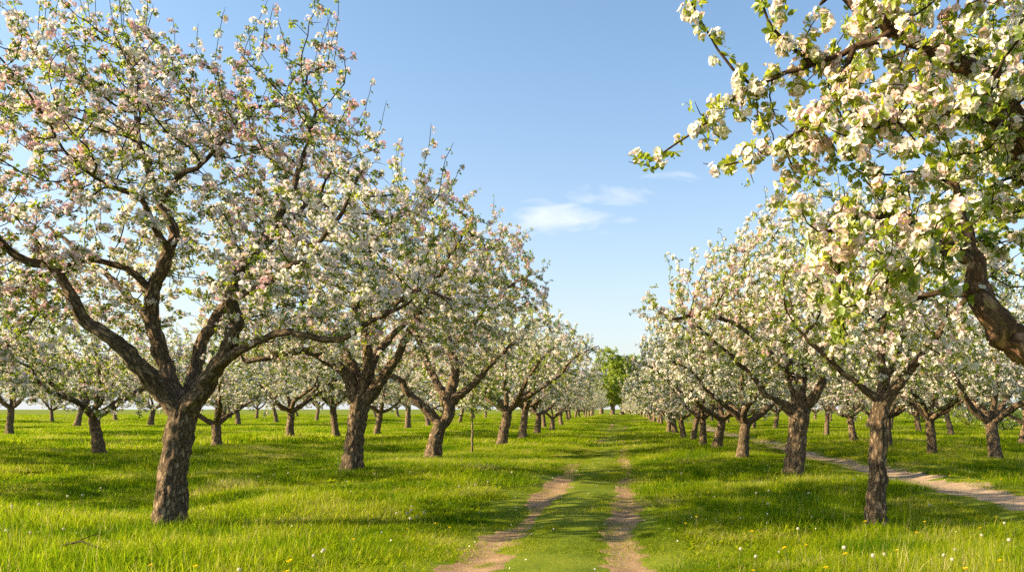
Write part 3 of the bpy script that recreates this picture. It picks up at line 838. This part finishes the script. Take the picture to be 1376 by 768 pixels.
# ---- right row
hero_tree((1178, 687), 10.2,
    [(1177, 692, 0, .165), (1179, 650, 0, .148), (1180, 600, 0, .142), (1182, 555, 0, .15), (1184, 540, 0, .14)],
    [[(1182, 550, 0, .11), (1186, 510, .1, .08), (1184, 460, .2, .065), (1196, 410, .2, .05), (1210, 350, .2, .03)],
     [(1186, 545, 0, .11), (1208, 512, -.1, .085), (1234, 482, -.2, .07), (1262, 445, -.3, .055), (1296, 405, -.3, .04), (1330, 370, -.3, .02)],
     [(1178, 535, 0, .08), (1158, 520, -.1, .05), (1132, 500, -.2, .04), (1100, 470, -.3, .03), (1070, 440, -.3, .018)],
     [(1184, 535, .1, .08), (1200, 490, .6, .06), (1215, 440, 1.0, .04), (1230, 400, 1.3, .025)]],
    [(1190, 400, .3, 1.75, 1.9, 1.15), (1260, 350, .3, 1.5, 1.6, 1.15), (1110, 380, .2, 1.0, 1.4, .75)], 4200,
    "slim straight apple tree nearest the camera in the row right of the lane", 14, rk=.80, dens=1.7, dk=.19, leafy=.50, petal_m=M_PETAL_W, leaf_m=M_LEAF_Y, n_shoots=20, shoot=(.3, .7))
hero_tree((1067, 640), 15.7,
    [(1066, 644, 0, .285), (1069, 605, 0, .25), (1073, 575, 0, .25), (1076, 552, 0, .26)],
    [[(1072, 552, 0, .15), (1046, 538, -.1, .09), (1024, 525, -.2, .075), (1012, 508, -.3, .06), (985, 480, -.4, .04), (940, 440, -.4, .025)],
     [(1074, 550, 0, .18), (1062, 505, .2, .11), (1050, 450, .4, .08), (1025, 400, .5, .05), (1000, 360, .5, .03)],
     [(1076, 550, 0, .18), (1078, 500, 0, .13), (1088, 440, -.1, .09), (1090, 370, -.2, .055)],
     [(1080, 552, 0, .17), (1100, 522, -.2, .12), (1108, 495, -.3, .10), (1135, 450, -.4, .07), (1170, 410, -.5, .04)],
     [(1062, 505, .2, .09), (1010, 450, -.3, .06), (960, 425, -.6, .045), (900, 428, -.7, .03)],
     [(1078, 510, .1, .11), (1110, 460, .9, .08), (1140, 420, 1.4, .05)]],
    [(1050, 420, 0, 2.5, 2.6, 1.45), (1005, 385, 0, 1.5, 1.9, .95), (940, 420, -.2, 1.15, 1.7, .8), (1100, 330, 0, 1.6, 1.8, 1.1)], 6200,
    "sturdy apple tree with a low dark side limb, second of the right row", 15, rk=.74, dens=2.0, dk=.20, scale=.98, leafy=.52, petal_m=M_PETAL_W, leaf_m=M_LEAF_Y, n_shoots=34, shoot=(.25, .7))

# ---- the tree just outside the frame whose boughs reach in from the right
hero_tree(None, 5.2,
    [(1517, 850, 0, .24), (1515, 760, 0, .20), (1510, 650, 0, .185), (1512, 560, 0, .19), (1516, 510, 0, .18)],
    [[(1514, 520, 0, .15), (1460, 512, -.1, .125), (1416, 496, -.2, .115), (1374, 468, -.3, .108), (1338, 436, -.35, .10), (1318, 398, -.3, .085), (1306, 352, -.3, .066), (1296, 310, -.3, .045), (1284, 250, -.3, .025)],
     [(1518, 500, .1, .15), (1490, 400, .2, .12), (1430, 290, .1, .11), (1390, 220, 0, .105), (1362, 165, -.1, .10), (1338, 118, -.2, .085), (1300, 90, -.3, .065), (1240, 62, -.4, .045), (1180, 30, -.5, .035), (1120, -10, -.5, .025)],
     [(1370, 180, -.1, .06), (1320, 156, -.4, .032), (1270, 152, -.6, .026), (1220, 164, -.8, .02), (1180, 172, -1.0, .012)],
     [(1306, 352, -.3, .045), (1260, 315, -.4, .034), (1210, 292, -.5, .032), (1160, 290, -.6, .022), (1120, 310, -.7, .014)],
     [(1200, 40, -.5, .03), (1130, 72, -.5, .022), (1060, 98, -.45, .016), (1000, 120, -.4, .012), (955, 160, -.4, .009), (905, 195, -.35, .007), (866, 222, -.3, .005)],
     [(1090, 86, -.5, .014), (1040, 40, -.5, .010), (1022, -5, -.5, .007)],
     [(1010, 115, -.4, .010), (975, 80, -.4, .008), (948, 40, -.4, .006), (930, 5, -.4, .005)],
     [(1150, 66, -.5, .018), (1110, 140, -.6, .014), (1060, 185, -.6, .010), (1005, 214, -.6, .007), (966, 224, -.6, .005)],
     [(1160, 290, -.6, .016), (1130, 350, -.8, .011), (1128, 400, -.9, .008), (1134, 440, -.9, .005)],
     [(1300, 330, -.3, .03), (1240, 350, -.7, .018), (1190, 380, -.9, .012), (1150, 410, -1.0, .007)],
     [(1320, 400, -.3, .03), (1280, 392, -.1, .022), (1230, 400, 0, .016), (1180, 430, .1, .009)],
     [(1516, 505, .1, .13), (1580, 400, .3, .1), (1640, 280, .5, .07), (1700, 150, .7, .04)],
     [(1518, 500, .1, .12), (1540, 380, .8, .09), (1500, 250, 1.4, .06), (1480, 130, 1.8, .035)]],
    [(1215, 130, -.5, .80, .75, .62), (1130, 190, -.7, .55, .6, .55), (1290, 60, -.3, .8, .8, .55), (1200, 300, -.7, .62, .7, .42), (1140, 370, -.8, .36, .45, .34),
     (1080, 130, -.5, .42, .4, .30), (1010, 165, -.5, .32, .3, .22), (1330, 250, .2, .5, .7, .4), (1560, 120, .6, 1.5, 1.5, 1.3), (1235, 375, -.6, .36, .4, .26), (1330, 320, .3, .4, .5, .3)], 3300,
    "close apple bough of large white blossom reaching in from the right edge", 16, rk=.88, lib=LIB_HI, lib_lf=LIB_HI_LF, dens=1.5, scale=1.0, leafy=.42, bark=M_BARK_MOSS,
    petal_m=M_PETAL_W, leaf_m=M_LEAF_Y, n_shoots=0, dk=.13, step=.085, base=(3.3, 5.2, 0), up=0.0,
    extra=[(866, 222, -.3), (930, 5, -.4), (966, 224, -.6), (1022, -5, -.5), (920, 115, -.4), (1134, 440, -.9)])

# ------------------------------------------------------------------ the other orchard trees: a few kinds, copied
def generic(seed, Hc, Rc, trunk_r, th, nl, lean, leafy, petal_m, leaf_m, n_attr=2100, lib=LIB_B, lib_lf=LIB_B_LF, dens=2.1, scale=.96, n_shoots=26, name="apple_tree"):
    r = np.random.default_rng(seed); s = Skeleton(seed, .2)
    lx, ly = lean
    s.limb([(0, 0, -.12, trunk_r * 1.12), (lx * .3, ly * .3, th * .35, trunk_r * .95), (lx * .8, ly * .8, th * .75, trunk_r * .9), (lx, ly, th, trunk_r * .98)], .004)
    a0 = r.random() * 6.28; blobs = []
    for k in range(nl):
        a = a0 + 2 * math.pi * k / nl + r.normal(0, .2); L = Rc * (.75 + .3 * r.random()); c, sn = math.cos(a), math.sin(a); r0 = trunk_r * (.5 + .16 * r.random())
        rise = Hc * (.40 + .35 * r.random()); kk = r.normal(0, .12)
        s.limb([(lx, ly, th - .03, r0), (lx + c * L * .22 + kk, ly + sn * L * .22, th + .28 + .2 * r.random(), r0 * .85), (lx + c * L * .48, ly + sn * L * .48 + kk, th + rise * .5, r0 * .6),
                (lx + c * L * .75 - kk, ly + sn * L * .75, th + rise * .85, r0 * .38), (lx + c * L * .98, ly + sn * L * .98, th + rise, r0 * .16)])
        blobs.append((lx + c * Rc * .52, ly + sn * Rc * .52, th + Hc * (.38 + .22 * r.random()), Rc * .56, Rc * .56, Hc * (.36 + .1 * r.random())))
    s.limb([(lx, ly, th - .02, trunk_r * .5), (lx + .1, ly - .1, th + Hc * .35, trunk_r * .36), (lx - .1, ly + .1, th + Hc * .7, trunk_r * .15)])
    blobs.append((lx, ly, th + Hc * .62, Rc * .62, Rc * .62, Hc * .45))
    A = in_blobs(r, blobs, n_attr, .55, floor=th - .25)
    s.grow(A, dk=.26, di=1.6)
    sh = shoots(s, r, n_shoots, .3, .8, np.percentile(np.array(s.p)[:, 2], 55)) if n_shoots else ()
    e = empty(name, (0, 0, 0))
    assemble(s, "orchard tree", seed, lib, lib_lf, dens, scale, leafy, (lx, ly, th + Hc * .45), False, M_BARK, petal_m, leaf_m, sh, e, 0.0, .02)
    return e
KINDS = [generic(201, 3.7, 2.9, 0.163, 1.25, 5, (.15, 0), .46, M_PETAL, M_LEAF),
         generic(202, 3.4, 3.0, 0.176, 1.05, 4, (-.1, .1), .40, M_PETAL_W, M_LEAF),
         generic(203, 3.9, 2.7, 0.145, 1.35, 5, (.25, -.1), .52, M_PETAL_W, M_LEAF_Y),
         generic(204, 3.2, 2.8, 0.167, 1.15, 6, (.05, .2), .48, M_PETAL, M_LEAF_Y),
         generic(205, 3.6, 3.1, 0.158, 1.0, 5, (-.2, 0), .42, M_PETAL_W, M_LEAF)]
used = set(); VR = np.random.default_rng(99)
def place(kind, x, y, rz, s, label, group=ROW):
    root = KINDS[kind]
    if kind in used:
        e = root.copy(); COL.objects.link(e)
        for ch in [q for q in bpy.data.objects if q.parent == root]:
            c = ch.copy(); COL.objects.link(c); c.parent = e
    else: e = root; used.add(kind)
    e.location = (x, y, float(height(x, y))); e.rotation_euler = (VR.normal(0, .045), VR.normal(0, .045), rz); e.scale = (s * (.93 + .14 * VR.random()), s * (.93 + .14 * VR.random()), s * (.9 + .2 * VR.random()))
    return tag(e, label, "apple tree", group)
ORD = ["first", "second", "third", "fourth", "fifth", "sixth", "seventh", "eighth", "ninth", "tenth", "eleventh", "twelfth", "thirteenth", "fourteenth", "fifteenth",
       "sixteenth", "seventeenth", "eighteenth", "nineteenth", "twentieth", "twenty-first", "twenty-second", "twenty-third", "twenty-fourth", "twenty-fifth", "twenty-sixth"]
rr = np.random.default_rng(77)
def at(px, d): return (px - VX) / FPX * d
# left lane row beyond the third
left = [(673, 30.6), (702, 37.5), (722, 44.5), (742, 52)] + [(None, 59 + 7.2 * k) for k in range(13)]
for k, (px, d) in enumerate(left):
    x = at(px, d) if px else -5.5 + rr.normal(0, .2)
    place([3, 0, 4, 1, 2][k % 5], x, d, rr.random() * 6.28, (1.12 if k < 3 else .88) + .14 * rr.random(), "%s apple tree along the left side of the grassy lane, low white crown" % ORD[k + 3])
# right lane row beyond the second
right = [(998, 20.6), (963, 24.0), (945, 28.4), (931, 32.5), (919, 37.5)] + [(None, 43.5 + 6.4 * k) for k in range(15)]
for k, (px, d) in enumerate(right):
    x = at(px, d) if px else 2.95 + rr.normal(0, .15)
    place([1, 4, 0, 2, 3][k % 5], x, d, rr.random() * 6.28, (.84 if k < 2 else .82) + .12 * rr.random(), "%s apple tree along the right side of the grassy lane, creamy blossom" % ORD[k + 2])
# rows in the left field
fl1 = [(-330, 13.6), (-75, 19.0), (135, 25.4), (292, 30.6), (389, 36.0), (452, 38.5), (506, 42.8), (548, 52), (575, 60), (598, 69), (618, 78), (636, 90), (652, 103)]
for k, (px, d) in enumerate(fl1):
    place([2, 0, 3, 1, 4][k % 5], at(px, d), d, rr.random() * 6.28, 1.08 + .14 * rr.random(), "%s apple tree of the first row beyond the lane trees, left field" % ORD[k])
fl2 = [(-420, 20), (-240, 26), (-110, 33), (12, 44), (103, 58), (202, 62), (320, 64), (372, 70), (425, 80), (470, 92), (505, 105), (535, 120)]
for k, (px, d) in enumerate(fl2):
    place([4, 1, 2, 0, 3][k % 5], at(px, d), d, rr.random() * 6.28, 1.1 + .14 * rr.random(), "%s small apple tree of the second row back in the left field" % ORD[k])
fl3 = [(-200, 52), (-100, 62), (-40, 78), (70, 82), (155, 92), (250, 98), (310, 110), (345, 120), (400, 135), (450, 150)]
for k, (px, d) in enumerate(fl3):
    place([0, 3, 1, 4, 2][k % 5], at(px, d), d, rr.random() * 6.28, 1.15 + .14 * rr.random(), "%s tiny far apple tree against the pale horizon in the left field" % ORD[k])
# rows beyond the dirt path on the right
fr1 = [(1338, 19.4), (1253, 22.8), (1192, 27.5), (1147, 31), (1111, 37.5)] + [(None, 43.5 + 6.6 * k) for k in range(8)]
for k, (px, d) in enumerate(fr1):
    x = at(px, d) if px else 9.3 + rr.normal(0, .2)
    place([1, 3, 0, 4, 2][k % 5], x, d, rr.random() * 6.28, .84 + .1 * rr.random(), "%s apple tree of the row just beyond the dirt path" % ORD[k])
fr2 = [(1372, 31), (1279, 37.5), (1235, 44), (1196, 52), (1165, 58), (1140, 66), (1115, 74), (1095, 83)]
for k, (px, d) in enumerate(fr2):
    place([4, 2, 1, 0, 3][k % 5], at(px, d), d, rr.random() * 6.28, .84 + .14 * rr.random(), "%s apple tree of the second row beyond the dirt path" % ORD[k])

# the last blossom trees either side of the lane's end
for k, (px, d, lab) in enumerate([(862, 140, "pale blossom tree just right of the green trees closing the lane"), (846, 152, "small pale tree in front of the green trees at the lane's end"), (872, 156, "last pale blossom tree behind the right row's end")]):
    place([4, 1, 0][k], at(px, d), d, rr.random() * 6.28, .8 - .12 * (k == 1), lab)
# young sapling with pale stem between the third and fourth trees of the left row
def sapling():
    d = 25.4; x = at(634, d); s = Skeleton(301, .12)
    s.limb([(0, 0, -.1, .042), (.02, 0, .6, .036), (0, .02, 1.3, .032), (.03, 0, 2.1, .024), (.0, 0, 2.7, .012)], .004)
    A = in_blobs(s.r, [(0, 0, 1.95, .95, .9, .75), (-.5, 0, 1.7, .6, .6, .5), (.5, 0, 1.9, .6, .6, .6)], 800, .4)
    s.grow(A, dk=.2, di=1.2)
    e = empty("sapling", (x, d, float(height(x, d)))); tag(e, "young yellow green sapling with a thin pale stem beside the lane", "sapling")
    assemble(s, "sapling", 301, LIB_B, LIB_B_LF, 2.0, .9, .9, (0, 0, 2.2), False, M_BARK_PALE, M_PETAL_W, M_LEAF_Y, (), e)
sapling()

# far tall green trees closing the lane, leaf only
def green_tree(x, y, H, R, seed, label, leaf_m, lobes=7):
    r = np.random.default_rng(seed); s = Skeleton(seed, .5)
    s.limb([(0, 0, -.3, R * .085), (.1, 0, H * .2, R * .07), (-.1, .1, H * .5, R * .05), (0, 0, H * .85, R * .02)])
    blobs = [(r.normal(0, R * .35), r.normal(0, R * .35), H * (.28 + .6 * k / lobes), R * (.75 - .35 * k / lobes), R * (.75 - .35 * k / lobes), H * .15) for k in range(lobes)]
    A = in_blobs(r, blobs, 3200, .6, floor=H * .1)
    s.grow(A, dk=.45, di=3)
    e = empty("broadleaf_tree", (x, y, float(height(x, y)))); tag(e, label, "tree")
    assemble(s, "broadleaf tree", seed, LIB_B, LIB_B_LF, 2.5, 4.4, 1.5, (0, 0, H * .5), False, M_BARK, M_PETAL_W, leaf_m, (), e, 0.0, .05)
    return e
green_tree(at(823, 165), 165, 15.0, 6.0, 401, "tall bright green tree closing the far end of the lane", M_LEAF_B)
green_tree(at(836, 174), 174, 13.0, 5.6, 402, "lower green tree behind the bright one at the lane's end", M_LEAF_B)
green_tree(at(808, 185), 185, 14, 6.0, 403, "green tree showing left of the bright one at the lane's end", M_LEAF_G)

green_tree(at(852, 190), 190, 10.0, 4.5, 404, "low green tree right of the lane's end beyond the pale bushes", M_LEAF_Y)
green_tree(at(795, 195), 195, 13.0, 5.0, 405, "green tree half hidden by the left row's farthest blossom", M_LEAF_Y)
def bush(x, y, R, H, seed, label, leaf_m, leafy, petal_m=M_PETAL_W, sc_=1.6):
    r = np.random.default_rng(seed); s = Skeleton(seed, .22)
    s.limb([(0, 0, -.1, .04), (0, 0, .25, .035)])
    for k in range(6):
        a = k * 1.05 + r.normal(0, .2); s.limb([(0, 0, .1, .03), (math.cos(a) * R * .4, math.sin(a) * R * .4, H * .35, .02), (math.cos(a) * R * .7, math.sin(a) * R * .7, H * .6, .01)])
    blobs = [(math.cos(a) * R * .45, math.sin(a) * R * .45, H * (.4 + .2 * r.random()), R * .6, R * .6, H * .42) for a in np.arange(5) * 1.256]
    A = in_blobs(r, blobs, 520, .5, floor=.05)
    s.grow(A, dk=.32, di=1.6)
    e = empty("bush", (x, y, float(height(x, y)))); tag(e, label, "bush", "bushes at the orchard's edge")
    assemble(s, "bush", seed, LIB_B, LIB_B_LF, 1.2, sc_, leafy, (0, 0, H * .4), False, M_BARK, petal_m, leaf_m, (), e, 0.0, .03)
    return e
bush(at(868, 150), 150, 4.0, 3.6, 501, "pale blossoming bush at the far end of the lane", M_LEAF_Y, .2, M_PETAL, 2.4)
bush(at(858, 158), 158, 3.6, 3.2, 502, "smaller pale bush tucked behind the blossoming bush", M_LEAF_Y, .35, M_PETAL, 2.4)
for k, (px, d, R, H, lab) in enumerate([(1240, 68, 2.4, 2.2, "yellow green bush low at the edge beyond the path rows"), (1300, 60, 2.6, 2.6, "broad bright bush at the orchard's edge, right of the yellow one"),
                                   (1352, 55, 2.6, 2.5, "bushy green shrub at the right edge of the orchard"), (1392, 50, 2.4, 2.4, "dark green shrub cut by the right frame edge"),
                                   (1190, 78, 2.6, 2.2, "far low bush between the trunks beyond the path")]):
    bush(at(px, d), d, R, H, 510 + k, lab, [M_LEAF_Y, M_LEAF_Y, M_LEAF, M_LEAF_G, M_LEAF][k], 1.3)

# ------------------------------------------------------------------ dandelions
def simple_mat(name, col, trans=.3):
    m, n, l = newmat(name); c = n.new("ShaderNodeRGB"); c.outputs[0].default_value = (*col, 1); thin(n, l, c.outputs[0], trans); return m
M_FLUFF = simple_mat("dandelion fluff", (.66, .63, .54), .5)
M_YEL = simple_mat("dandelion petal", (.80, .63, .02), .3)
M_STALK = simple_mat("dandelion stalk", (.22, .24, .07), .3)
def stalk_mesh(h, bend, seed):
    t = np.linspace(0, 1, 6); P = np.stack([bend * t ** 2, 0 * t, h * t - .02 * (1 - t)], 1); th = np.arange(5) * 1.2566
    V = (P[:, None] + .0028 * np.stack([np.cos(th), np.sin(th), 0 * th], 1)[None]).reshape(-1, 3)
    i = np.arange(5)[:, None] * 5; j = np.arange(5)[None]; j2 = (j + 1) % 5
    return mesh_np("stalk", V, [np.stack([i + j, i + j2, i + 5 + j2, i + 5 + j], 2).reshape(-1, 4)], smooth=True, mats=[M_STALK]), P[-1]
def clock_mesh(R, seed):
    r = np.random.default_rng(seed); V, F, o = [], [], 0
    n = 80; k = np.arange(n) + .5; ph = np.arccos(1 - 2 * k / n); th = np.pi * (1 + 5 ** .5) * k
    D = np.stack([np.sin(ph) * np.cos(th), np.sin(ph) * np.sin(th), np.cos(ph)], 1)
    for d in D:
        a = np.cross(d, (.3, .5, .8)); a /= np.linalg.norm(a); b = np.cross(d, a)
        V += [d * R * .15 - a * .0004, d * R * .15 + a * .0004, d * R * .95 + a * .0004, d * R * .95 - a * .0004]; F.append((o, o + 1, o + 2, o + 3)); o += 4
        for q in range(3):
            an = q * 1.047 + r.random(); e = a * math.cos(an) + b * math.sin(an); g = np.cross(d, e) * .0009
            V += [d * R * .97 - e * R * .26 - g, d * R * .97 + e * R * .26 - g, d * R * 1.0 + e * R * .26 + g, d * R * 1.0 - e * R * .26 + g]; F.append((o, o + 1, o + 2, o + 3)); o += 4
    return mesh_np("seed head", np.array(V), [np.array(F)], mats=[M_FLUFF])
def yellow_mesh(R, seed):
    r = np.random.default_rng(seed); V, F, o = [], [], 0
    for ring, (n, el, L) in enumerate(((20, .15, 1.0), (16, .5, .85), (12, .9, .6), (8, 1.25, .4))):
        for k in range(n):
            a = 6.283 * k / n + ring * .3 + r.normal(0, .06); e = el + r.normal(0, .08); d = np.array((math.cos(a) * math.cos(e), math.sin(a) * math.cos(e), math.sin(e))); s = np.array((-math.sin(a), math.cos(a), 0)) * R * .11
            V += [-s * .5, s * .5, d * R * L + s, d * R * L - s]; F.append((o, o + 1, o + 2, o + 3)); o += 4
    return mesh_np("flower head", np.array(V), [np.array(F)], mats=[M_YEL])
def dandelion(kind, h, bend, seed):
    e = empty("dandelion", (0, 0, 0)); sm, tip = stalk_mesh(h, bend, seed)
    link("stalk", sm, e)
    hd = link("seed_head" if kind == "clock" else "flower_head", clock_mesh(.0155, seed) if kind == "clock" else yellow_mesh(.024, seed), e); hd.location = tip
    return e
PROTO = {"clock": [dandelion("clock", .22, .03, 1), dandelion("clock", .17, -.02, 2)], "yellow": [dandelion("yellow", .21, .02, 3), dandelion("yellow", .17, -.03, 4)]}
HGT = {"clock": (.22, .17), "yellow": (.21, .17)}
LAB = {"clock": "white dandelion seed head standing above the long grass", "yellow": "small yellow dandelion flower open among the grass blades"}
first = set()
def plant(kind, px, py, r):
    v = int(r.integers(0, 2)); root = PROTO[kind][v]; h = HGT[kind][v]
    d = FPX * (EYE - h) / (py - VY)
    for _ in range(3):
        x = at(px, d); d = FPX * (EYE - h - float(height(x, d))) / (py - VY)
    x = at(px, d)
    if (kind, v) in first:
        e = root.copy(); COL.objects.link(e)
        for ch in [q for q in bpy.data.objects if q.parent == root]:
            c = ch.copy(); COL.objects.link(c); c.parent = e
    else: e = root; first.add((kind, v))
    s = .85 + .3 * r.random()
    e.location = (x, d, float(height(x, d))); e.rotation_euler = (r.normal(0, .06), r.normal(0, .06), r.random() * 6.28); e.scale = (s, s, s)
    tag(e, LAB[kind], "dandelion", "white dandelion clocks in the grass" if kind == "clock" else "yellow dandelions in the grass")
rd = np.random.default_rng(5)
clocks = [(18, 681), (55, 676), (88, 667), (110, 666), (40, 712), (86, 707), (13, 714), (136, 655), (534, 688), (545, 690), (553, 685), (560, 691), (571, 690), (548, 697),
          (424, 742), (434, 741), (328, 764), (1074, 711), (993, 736), (1013, 745), (1132, 740), (1186, 741), (1178, 749), (1273, 748), (1285, 736), (1272, 743), (1355, 702), (1354, 727),
          (1034, 677), (1017, 660), (1032, 659), (1083, 661), (1146, 652), (1250, 680), (1316, 718), (350, 640), (371, 637), (392, 634), (300, 646), (640, 650), (656, 646), (618, 652), (690, 634),
          (915, 638), (925, 634), (936, 640), (905, 645), (1062, 700), (1034, 755), (962, 716)]
yellows = [(1012, 765), (1083, 729), (1110, 762), (1294, 764), (258, 762), (391, 762), (396, 756), (1246, 700), (1341, 692), (1075, 655), (1046, 658), (1290, 645), (1303, 641), (1314, 646), (1329, 648),
           (1343, 643), (1278, 638), (1362, 660), (1139, 748), (1165, 700), (1010, 712), (936, 690), (922, 702), (586, 700), (604, 706), (545, 706), (470, 722), (212, 758), (1320, 706), (1226, 716), (975, 670), (950, 662), (1060, 738), (1200, 735), (1345, 748), (890, 655)]
for (px, py) in clocks[:44]: plant("clock", px, py, rd)
for (px, py) in yellows: plant("yellow", px, py, rd)

# fallen twig in the foreground grass
s = Skeleton(601, .06)
s.limb([(0, 0, .05, .012), (.18, -.05, .10, .011), (.36, -.14, .09, .009), (.55, -.20, .05, .005)], .004)
s.limb([(.18, -.05, .10, .006), (.25, .05, .14, .005), (.33, .10, .15, .003)], .003)
s.finish(); v, f, bk, rdd = tubes(s, 601, False, -5)
tw = link("fallen_twig", mesh_np("fallen twig", v, [f], {"bark": bk, "rad": rdd}, True, [M_BARK]))
d = 7.9; x = at(84, d); tw.location = (x, d, float(height(x, d)) + .05)
tag(tw, "thin brown fallen twig lying in the foreground grass", "twig")

# petals fallen into the turf under the near trees
rp = np.random.default_rng(8); n = 520
xy = np.concatenate([np.stack([rp.normal(tx, 1.8, n // 5), rp.normal(ty - .3, 2.0, n // 5)], 1) for (tx, ty) in BASES] + [np.stack([rp.normal(-.7, 1.2, 120), 7 + 14 * rp.random(120)], 1)])
xy = xy[xy[:, 1] > 6]; P = np.c_[xy, height(xy[:, 0], xy[:, 1]) + .03 + .08 * rp.random(len(xy)) * (np.abs(xy[:, 0] + .7) > 1.4)]
zd = rp.normal(0, .6, P.shape) + np.array((0, 0, 1.0)); pv, pf = petal(True, .021, .9, .5)
R = rot_to(zd, rp.random(len(P)) * 6.28); vv = np.einsum('nij,vj->nvi', R, pv) + P[:, None]
pm = mesh_np("fallen petals", vv.reshape(-1, 3), [(pf[None] + (np.arange(len(P)) * len(pv))[:, None, None]).reshape(-1, 4)], {"tint": np.repeat(rp.random(len(P)) * .7, len(pv))}, mats=[M_PETAL_W])
tag(link("fallen_petals", pm), "loose white petals fallen into the grass under the near trees", "petals", kind="stuff")
